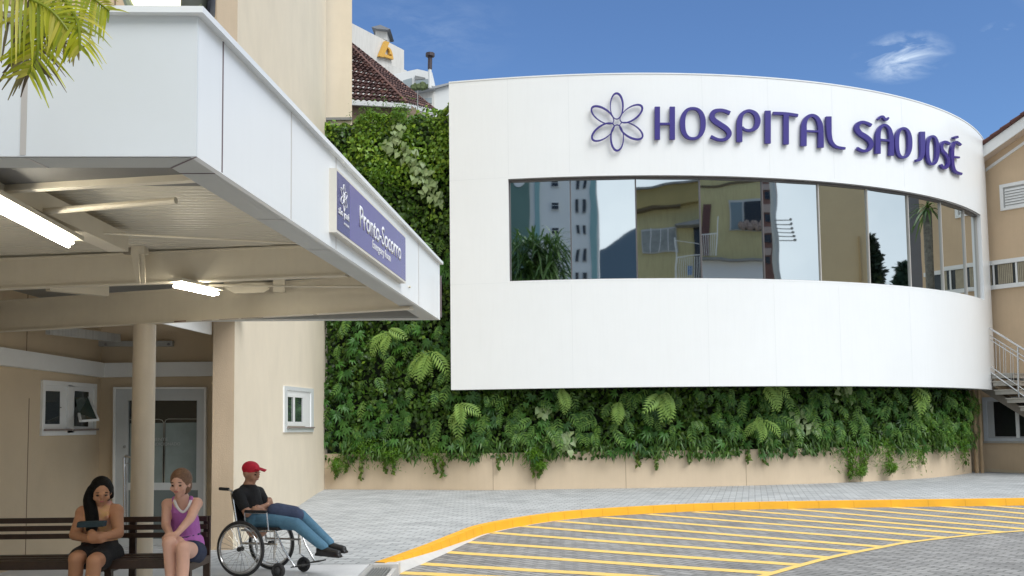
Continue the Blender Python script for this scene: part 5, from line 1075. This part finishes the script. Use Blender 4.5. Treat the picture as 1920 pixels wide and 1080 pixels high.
# ================================================================== BENCH
bn = empty('slatted_bench', (-3.2, 8.7, 0), 'long dark brown slatted bench in front of the round column', 'bench')
bx0 = onY(-120, 1000, 9.0).x; bx1 = onY(386, 1000, 9.0).x
for y0, y1 in ((969.5, 979.5), (984.5, 994), (999.5, 1009)):
    z1 = onY(200, y0, 9.05).z; z0 = onY(200, y1, 9.05).z; MB().box((bx0, 9.03, z0), (bx1, 9.06, z1)).build('back_slat', M['wood'], bn, bevel=.004)
for k, yy in enumerate((8.92, 8.76, 8.60)): MB().box((bx0, yy-.055, .435), (bx1, yy+.055, .465)).build('seat_slat', M['wood'], bn, bevel=.004)
MB().box((bx0, 8.50, .39), (bx1, 8.53, .465)).build('front_rail', M['wood'], bn)
for px in (-60, 243, 383):
    x = onY(px, 1000, 9.0).x; MB().box((x-.03, 9.065, 0), (x+.03, 9.10, .79)).box((x-.03, 8.52, .36), (x+.03, 9.065, .43)).box((x-.03, 8.53, 0), (x+.03, 8.58, .36)).build('leg', M['dgrey'] if 0 else M['wood'], bn)

# ================================================================== PEOPLE
def remesh(name, mb, vox, m_, parent, smooth=5):
    me = bpy.data.meshes.new(name); me.from_pydata(mb.v, [], mb.f); o = bpy.data.objects.new(name, me); COL.objects.link(o)
    bm = bmesh.new(); bm.from_mesh(me); bmesh.ops.remove_doubles(bm, verts=bm.verts, dist=1e-6); bmesh.ops.recalc_face_normals(bm, faces=bm.faces); bm.to_mesh(me); bm.free()
    r = o.modifiers.new('r', 'REMESH'); r.mode = 'VOXEL'; r.voxel_size = vox; s_ = o.modifiers.new('s', 'SMOOTH'); s_.iterations = smooth; s_.factor = .5
    dg = bpy.context.evaluated_depsgraph_get(); dg.update(); m2 = bpy.data.meshes.new_from_object(o.evaluated_get(dg)); o.modifiers.clear(); o.data = m2
    m2.materials.clear(); m2.materials.append(m_); m2.polygons.foreach_set('use_smooth', [True]*len(m2.polygons)); 
    if parent: o.parent = parent; o.matrix_parent_inverse = parent.matrix_world.inverted()
    return o
def limb(mb, pts, rs, n=16):
    pts = [Vector(p) for p in pts]
    mb.tube(crv(pts, 4) if len(pts) > 2 else pts, None if 0 else [float(np.interp(i/(len(crv(pts, 4) if len(pts) > 2 else pts)-1), np.linspace(0, 1, len(rs)), rs)) for i in range(len(crv(pts, 4) if len(pts) > 2 else pts))], n)
    for p, r_ in zip(pts, np.interp(np.linspace(0, 1, len(pts)), np.linspace(0, 1, len(rs)), rs)): mb.ball(p, float(r_), n)
def face_axis(f_): f_ = Vector(f_).normalized(); r_ = f_.cross(ez).normalized(); u_ = r_.cross(f_); return r_, f_, u_
def head(mb, c, f_, r_=.098):
    x, y, z_ = face_axis(f_); c = Vector(c); ax = Matrix((x, y, z_)).transposed()
    mb.ball(c+z_*.015, r_, 20, squash=(.80, .98, 1.0), ax=ax); mb.ball(c+y*.028-z_*.052, r_*.66, 16, squash=(.86, .92, .95), ax=ax); mb.ball(c+y*.055-z_*.098, .024, 12, ax=ax)
    mb.ball(c+y*.104-z_*.018, .017, 10, squash=(.8, 1, 1.5), ax=ax); mb.ball(c+y*.094+z_*.012, .026, 10, squash=(1.6, .6, .5), ax=ax)
    mb.ball(c+y*.088-z_*.058, .016, 10, squash=(1.6, .8, .6), ax=ax)
    for s_ in (-1, 1): mb.ball(c+x*s_*.079-z_*.012-y*.005, .026, 10, squash=(.35, .8, 1.25), ax=ax); mb.ball(c+x*s_*.045+y*.062-z_*.035, .028, 10, ax=ax)
def face_parts(c, f_, parent, lip=(.45, .14, .12)):
    x, y, z_ = face_axis(f_); c = Vector(c); ax = Matrix((x, y, z_)).transposed()
    for s_ in (-1, 1): MB().ball(c+x*s_*.033+y*.086-z_*.006, .0125, 10, squash=(1.2, .8, .7), ax=ax).build('eye', mat('eye_dark', (.05, .03, .02), .2), parent, smooth='auto'); MB().ball(c+x*s_*.034+y*.093+z_*.022, .014, 8, squash=(1.5, .4, .3), ax=ax).build('eyebrow', mat('brow', (.04, .022, .015), .8), parent)
    MB().ball(c+y*.101-z_*.058, .013, 10, squash=(1.7, .4, .5), ax=ax).build('mouth', mat('lips', lip, .4), parent, smooth='auto')
def hand(mb, wr, d, pn, side=1, curl=.7, sc_=1.):
    """palm from wrist wr along d, palm normal pn, five curled fingers"""
    wr = Vector(wr); d = Vector(d).normalized(); pn = Vector(pn).normalized(); sdv = d.cross(pn).normalized()*side; pn = sdv.cross(d).normalized()*side if side > 0 else d.cross(sdv).normalized()
    c = wr+d*.045*sc_
    for k in (-1, 0, 1): limb(mb, [wr+sdv*k*.014, wr+d*.085*sc_+sdv*k*.026], [.020, .016], 10)
    for k, L in enumerate((.068, .078, .073, .058)):
        b0 = wr+d*.088*sc_+sdv*(-.033+k*.022); a = .35; q = [b0]; dd = d.copy()
        for j in range(3): a += curl*.75; dd = (d*math.cos(a)+pn*math.sin(a)); q.append(q[-1]+dd*L*sc_*(.42, .32, .26)[j])
        limb(mb, q, [.0095, .0088, .008, .007], 8)
    tb = wr+d*.02*sc_-sdv*.024; limb(mb, [tb, tb-sdv*.024+d*.028+pn*.012, tb-sdv*.030+d*.055+pn*.025, tb-sdv*.022+d*.075+pn*.038], [.014, .0115, .010, .0085], 8)
skinA = mat('skin_warm', (.46, .23, .13), .5, .05, 9, spec=.4); skinB = mat('skin_pale', (.62, .36, .27), .5, .05, 9, spec=.4); skinC = mat('skin_tan', (.50, .27, .18), .5, .05, 9, spec=.4)
def J(px, py, y): return onY(px, py, y)
def foot(mb, an, dv, r_=.042):
    an = Vector(an); dv = Vector(dv).normalized(); limb(mb, [an-dv*.05-ez*.045, an+dv*.06-ez*.055, an+dv*.15-ez*.065], [.036, .042, .030], 12)
# ---- woman on the left, long black hair
w1 = empty('person', (J(190, 1000, 8.7).x, 8.7, 0), 'seated woman with long black hair, pink and yellow top and black skirt', 'person')
mb = MB(); hc = J(190, 922, 8.62); hf = (.42, -.85, -.25); head(mb, hc, hf)
sp1 = [J(186, 948, 8.68), J(187, 962, 8.74), J(187, 990, 8.80), J(187, 1015, 8.84), J(187, 1036, 8.82)]
limb(mb, [J(189, 936, 8.65), sp1[0]], [.050, .056]); limb(mb, sp1, [.075, .13, .145, .14, .165])
shL = J(157, 963, 8.72); shR = J(217, 960, 8.72); limb(mb, [shL, sp1[1], shR], [.075, .10, .075])
elL = J(140, 1003, 8.62); elR = J(222, 1000, 8.58); hL = J(172, 1013, 8.40); hR = J(186, 1008, 8.38)
limb(mb, [shL, elL], [.066, .048]); limb(mb, [elL, hL], [.048, .028]); limb(mb, [shR, elR], [.066, .048]); limb(mb, [elR, hR], [.048, .028])
hand(mb, hL, (1, -.1, .15), (0, 1, .2), -1); hand(mb, hR, (-1, -.05, .1), (0, 1, .2), 1)
hipL = J(171, 1040, 8.80); hipR = J(206, 1040, 8.80); knL = J(143, 1048, 8.32); knR = J(177, 1053, 8.28); anL = Vector((knL.x-.03, 8.30, .10)); anR = Vector((knR.x-.05, 8.24, .10))
for h_, k_, a_ in ((hipL, knL, anL), (hipR, knR, anR)): limb(mb, [h_, k_], [.105, .068]); limb(mb, [k_, k_.lerp(a_, .35)+Vector((0, .02, 0)), a_], [.064, .060, .036]); foot(mb, a_, (-.1, -1, 0))
remesh('body', mb, .0085, skinA, w1)
face_parts(hc, hf, w1)
mb = MB(); x_, y_, z_ = face_axis(hf); ax = Matrix((x_, y_, z_)).transposed(); mb.ball(hc+z_*.030-y_*.022, .108, 20, squash=(.90, .98, 1.0), ax=ax)
limb(mb, [hc+z_*.02+x_*.075-y_*.01, hc+x_*.095-y_*.02-z_*.08, J(173, 965, 8.60), J(172, 990, 8.58), J(173, 1003, 8.57)], [.045, .055, .062, .052, .022]); limb(mb, [hc-y_*.08, hc-y_*.10-z_*.12, J(185, 960, 8.83)], [.08, .08, .06])
limb(mb, [hc-x_*.07-y_*.03+z_*.03, hc-x_*.083-y_*.05-z_*.06], [.035, .028]); remesh('hair', mb, .009, mat('black_hair', (.005, .0045, .0045), .55, .3, 60, .5, 90, spec=.15), w1)
mb = MB(); limb(mb, [J(187, 962, 8.725), *sp1[2:]], [.142, .160, .154, .174]); limb(mb, [J(203, 945, 8.68), J(201, 970, 8.62)], [.016, .016]); limb(mb, [J(170, 948, 8.68), J(172, 970, 8.62)], [.016, .016])
remesh('top', mb, .009, mat('pink_yellow_fabric', (.72, .30, .33), .85, 0, 7, .2, 40, col2=(.62, .42, .10)), w1)
mb = MB(); limb(mb, [sp1[3], sp1[4]], [.155, .178]); limb(mb, [hipL, hipL.lerp(knL, .72)], [.125, .10]); limb(mb, [hipR, hipR.lerp(knR, .72)], [.125, .10]); limb(mb, [hipL.lerp(knL, .3), hipR.lerp(knR, .3)], [.10, .10]); remesh('skirt', mb, .009, mat('black_fabric', (.012, .012, .014), .85, .3, 20, .3, 60), w1)
mb = MB(); pc = J(168, 984, 8.36); mb.prism([pc+Vector((-.12, 0, -.025)), pc+Vector((.12, 0, -.02)), pc+Vector((.12, .02, .03)), pc+Vector((-.12, .02, .025))], (0, .07, .0)); tag(mb.build('pouch', mat('dark_teal_fabric', (.012, .035, .05), .7, .2, 20), bevel=.012), 'dark teal pouch held in the arms of the woman with black hair', 'pouch')
mb = MB(); gb = J(128, 1066, 8.1); mb.ball((gb.x, 8.0, .16), .19, 20, squash=(1, .75, .95)); mb.ball((gb.x-.07, 8.0, .24), .12, 16, squash=(1, .8, 1)); mb.ball((gb.x+.08, 8.02, .20), .13, 16, squash=(1, .8, 1))
tag(remesh('bag', mb, .012, mat('grey_green_cloth', (.20, .25, .21), .85, .2, 8, .5, 30), None, 4), 'grey green cloth bag on the ground at the feet of the woman with black hair', 'bag')
# ---- woman in the purple top
w2 = empty('person', (J(345, 1000, 8.7).x, 8.7, 0), 'seated woman in purple sleeveless top and navy shorts with tied light brown hair', 'person')
mb = MB(); hc = J(339, 906, 8.60); hf = (-.10, -.95, -.12); head(mb, hc, hf, .098)
s2 = [J(341, 934, 8.66), J(342, 950, 8.72), J(346, 978, 8.80), J(350, 1005, 8.84), J(352, 1032, 8.82)]
limb(mb, [J(340, 920, 8.63), s2[0]], [.046, .052]); limb(mb, s2, [.065, .105, .12, .115, .145])
shL = J(314, 946, 8.70); shR = J(369, 944, 8.70); limb(mb, [shL, s2[1], shR], [.055, .085, .055])
elL = J(311, 985, 8.62); hL = J(322, 1008, 8.34); elR = J(357, 972, 8.46); hR = J(330, 1003, 8.28)
limb(mb, [shL, elL], [.050, .040]); limb(mb, [elL, hL], [.040, .025]); limb(mb, [shR, elR], [.050, .040]); limb(mb, [elR, hR], [.040, .025]); hand(mb, hL, (.6, -.3, -.5), (0, 1, -.2), -1, .5); hand(mb, hR, (-.85, -.2, -.35), (0, 1, -.3), 1, .5)
hipL = J(337, 1037, 8.80); hipR = J(366, 1036, 8.80); knL = J(317, 1019, 8.22); knR = J(343, 1027, 8.18); anL = Vector((knL.x+.03, 8.22, .10)); anR = Vector((knR.x-.01, 8.16, .10))
for h_, k_, a_ in ((hipL, knL, anL), (hipR, knR, anR)): limb(mb, [h_, k_], [.090, .060]); limb(mb, [k_, k_.lerp(a_, .35)+Vector((0, .02, 0)), a_], [.056, .054, .033]); foot(mb, a_, (0, -1, 0))
remesh('body', mb, .0085, skinB, w2); face_parts(hc, hf, w2)
mb = MB(); x_, y_, z_ = face_axis(hf); ax = Matrix((x_, y_, z_)).transposed(); mb.ball(hc+z_*.034-y_*.014, .105, 20, squash=(.90, .96, .98), ax=ax); mb.ball(hc-y_*.03-z_*.02, .095, 16, squash=(.92, .9, 1), ax=ax); mb.ball(hc-y_*.115+z_*.01, .045, 12); remesh('hair', mb, .009, mat('light_brown_hair', (.17, .085, .045), .5, .35, 60, .5, 90), w2)
mb = MB(); limb(mb, [J(342, 956, 8.725), *s2[2:4], J(352, 1022, 8.83)], [.108, .128, .126, .15]); limb(mb, [J(327, 935, 8.68), J(328, 960, 8.63)], [.024, .026]); limb(mb, [J(358, 934, 8.68), J(357, 960, 8.63)], [.024, .026]); remesh('top', mb, .009, mat('purple_fabric', (.42, .13, .42), .85, .12, 6, .25, 40), w2)
MB().tube(crv([J(327, 938, 8.60), J(333, 952, 8.575), J(343, 960, 8.57), J(352, 952, 8.575), J(358, 938, 8.60)], 4), .012, 8).build('neckline', mat('white_cloth', (.7, .68, .7), .8), w2, smooth='auto')
mb = MB(); limb(mb, [s2[4], s2[3]], [.152, .13]); limb(mb, [hipL, hipL.lerp(knL, .42)], [.105, .092]); limb(mb, [hipR, hipR.lerp(knR, .42)], [.105, .092]); remesh('shorts', mb, .009, mat('navy_fabric', (.012, .02, .055), .85, .2, 20), w2)
# ---- wheelchair and its rider
WY = 10.5; hd = Vector((.94, -.34, 0)).normalized(); lft = Vector((-hd.y, hd.x, 0))     # lft points away from the camera
wc0 = J(452, 1022, WY); wc0.z = .305
O = wc0+lft*.28; O.z = 0
wc = empty('wheelchair', O, 'folding wheelchair with large spoked wheels and black seat facing the street', 'wheelchair')
def W(f_, s_, z_): return O+hd*f_+lft*s_+ez*z_
rub = mat('black_rubber', (.03, .03, .032), .7); chm = M['chrome']; bs = mat('black_upholstery', (.015, .015, .017), .7)
for s_ in (-.29, .29):
    wh = MB().torus(W(0, s_, .305), lft, .285, .018, 48, 8).build('wheel', rub, wc, smooth='auto')
    MB().torus(W(0, s_, .305), lft, .262, .010, 48, 8).build('rim', mat('grey_rim', (.45, .45, .46), .35, metal=.6), wh, smooth='auto'); MB().torus(W(0, s_+math.copysign(.04, s_), .305), lft, .245, .008, 40, 6).build('hand_rim', chm, wh, smooth='auto')
    sp_m = MB()
    for k in range(24): a = k*math.pi/12; sp_m.tube([W(.02*math.cos(a+.5), s_+math.copysign(.02, s_)*(1 if k % 2 else -1), .305+.02*math.sin(a+.5)), W(.258*math.cos(a), s_, .305+.258*math.sin(a))], .0022, 4)
    sp_m.build('spokes', chm, wh); MB().tube([W(0, s_-.035, .305), W(0, s_+.035, .305)], .025, 14).build('hub', rub, wh, smooth='auto')
    cs = MB().torus(W(.45, s_*.86, .085), lft, .062, .022, 28, 8).ball(W(.45, s_*.86, .085), .045, 10).build('caster', rub, wc, smooth='auto'); MB().tube([W(.45, s_*.86+.03, .085), W(.43, s_*.86+.03, .17), W(.40, s_*.86, .20), W(.40, s_*.86, .34)], .011, 8).build('caster_fork', chm, cs)
    MB().tube(crv([W(-.24, s_*.8, .94), W(-.18, s_*.8, .93), W(-.15, s_*.8, .88), W(-.09, s_*.8, .58), W(-.02, s_*.8, .32)], 4), .012, 10).tube([W(-.03, s_*.8, .36), W(.42, s_*.8, .36)], .012, 10).tube([W(-.03, s_*.8, .50), W(.40, s_*.8, .50), W(.50, s_*.75, .30), W(.62, s_*.7, .13)], .012, 10).tube([W(.40, s_*.8, .50), W(.40, s_*.8, .30)], .012, 10).build('frame', chm, wc, smooth='auto')
    MB().tube([W(-.32, s_*.8, .945), W(-.20, s_*.8, .94)], .018, 12).build('push_handle', rub, wc, smooth='auto')
    MB().prism([W(.02, s_*.84-.02, .69), W(.30, s_*.84-.02, .69), W(.30, s_*.84+.02, .69), W(.02, s_*.84+.02, .69)], (0, 0, .03)).build('armrest', bs, wc, bevel=.01)
    MB().tube([W(.02, s_*.82, .50), W(.02, s_*.84, .69), W(.30, s_*.84, .69), W(.32, s_*.84, .50)], .010, 8).build('arm_frame', chm, wc)
    MB().prism([W(.60, s_*.6-.07, .12), W(.74, s_*.6-.07, .14), W(.74, s_*.6+.07, .14), W(.60, s_*.6+.07, .12)], (0, 0, .012)).build('footplate', rub, wc)
MB().prism([W(0, -.22, .49), W(.42, -.22, .50), W(.42, .22, .50), W(0, .22, .49)], (0, 0, .035)).build('seat', bs, wc, bevel=.012); MB().prism([W(-.11, -.22, .52), W(-.08, -.22, .52), W(-.08, .22, .52), W(-.11, .22, .52)], Vector((-.075, 0.02, .38))).build('backrest', bs, wc, bevel=.01)
mn_ = empty('person', W(.1, 0, 0), 'person in red cap, black shirt and blue jeans sitting in the wheelchair', 'person')
def Q(px, py, s_): # point in the plane through the chair's side position s_
    return onP(px, py, W(0, s_, 0), lft)
mb = MB(); hc = Q(470, 887, .0); hf = (hd*.98-ez*.12); head(mb, hc, hf, .097)
sp3_ = [Q(467, 910, 0), Q(466, 926, 0), Q(471, 950, 0), Q(476, 975, 0), Q(482, 988, 0)]
limb(mb, [Q(468, 897, 0), sp3_[0]], [.048, .055]); limb(mb, sp3_, [.07, .115, .12, .12, .13]); sN = sp3_[1]-lft*.19; sF = sp3_[1]+lft*.19; limb(mb, [sN, sp3_[1], sF], [.062, .09, .062])
eN = sN+hd*.12-ez*.20; wN = sp3_[1]+hd*.25-ez*.12-lft*.0; eF = sF+hd*.14-ez*.19; wF = sp3_[1]+hd*.24-ez*.18-lft*.08
limb(mb, [sN, eN], [.056, .043]); limb(mb, [eN, wN], [.043, .028]); limb(mb, [sF, eF], [.056, .043]); limb(mb, [eF, wF], [.043, .028]); hand(mb, wN, lft*.9+ez*.35, -hd, -1, .5); hand(mb, wF, -lft*.9+ez*.2, -hd, 1, .5)
remesh('body', mb, .0085, skinC, mn_); face_parts(hc, hf, mn_)
mb = MB(); limb(mb, [sp3_[0]-ez*.02, *sp3_[1:4]], [.075, .128, .134, .135]); limb(mb, [sN, sp3_[1], sF], [.072, .10, .072]); limb(mb, [sN, sN.lerp(eN, .62)], [.070, .060]); limb(mb, [sF, sF.lerp(eF, .62)], [.070, .060]); remesh('shirt', mb, .009, mat('black_fabric', (.012, .012, .014), .85), mn_)
hN = W(.06, -.10, .60); hF = W(.06, .10, .60); kN = Q(556, 983, -.12); kF = Q(563, 966, .10); aN = Q(607, 1026, -.10); aF = Q(618, 1018, .06)
mb = MB(); limb(mb, [hN, hF], [.11, .11])
for h_, k_, a_ in ((hN, kN, aN), (hF, kF, aF)): limb(mb, [h_, k_], [.095, .068]); limb(mb, [k_, a_], [.068, .052])
remesh('jeans', mb, .009, mat('light_blue_denim', (.085, .20, .30), .8, .15, 12, .3, 60), mn_)
for a_ in (aN, aF):
    mb = MB(); dv = (hd*.95-ez*.05).normalized(); limb(mb, [a_-dv*.04-ez*.03, a_+dv*.06-ez*.045, a_+dv*.17-ez*.05], [.05, .048, .036]); mb.prism([a_-dv*.09-ez*.095-lft*.04, a_+dv*.21-ez*.095-lft*.04, a_+dv*.21-ez*.095+lft*.04, a_-dv*.09-ez*.095+lft*.04], ez*.03); remesh('shoe', mb, .008, mat('black_leather', (.012, .012, .013), .4), mn_)
x_, y_, z_ = face_axis(hf); ax = Matrix((x_, y_, z_)).transposed(); mb = MB(); mb.ball(hc+z_*.052-y_*.005, .104, 20, squash=(.88, 1.0, .80), ax=ax); bc = hc+z_*.062+y_*.11
mb.tube([bc-y_*.04-z_*.0, bc+y_*.01, bc+y_*.075-z_*.012], [.02]*3, 6); mb.ball(bc+y_*.015-z_*.006, .072, 16, squash=(.95, 1.05, .16), ax=ax); remesh('cap', mb, .007, mat('red_cap', (.62, .012, .04), .7, .08, 20), mn_)
mb = MB(); limb(mb, [Q(515, 958, -.04), Q(530, 963, .0), Q(556, 966, .02)], [.085, .105, .085]); limb(mb, [Q(520, 956, .10), Q(552, 962, .12)], [.08, .08]); tag(remesh('bag', mb, .012, mat('slate_blue_cloth', (.055, .075, .14), .85, .2, 10, .4, 30), None, 4), 'slate blue soft bag lying on the lap of the person in the wheelchair', 'bag')
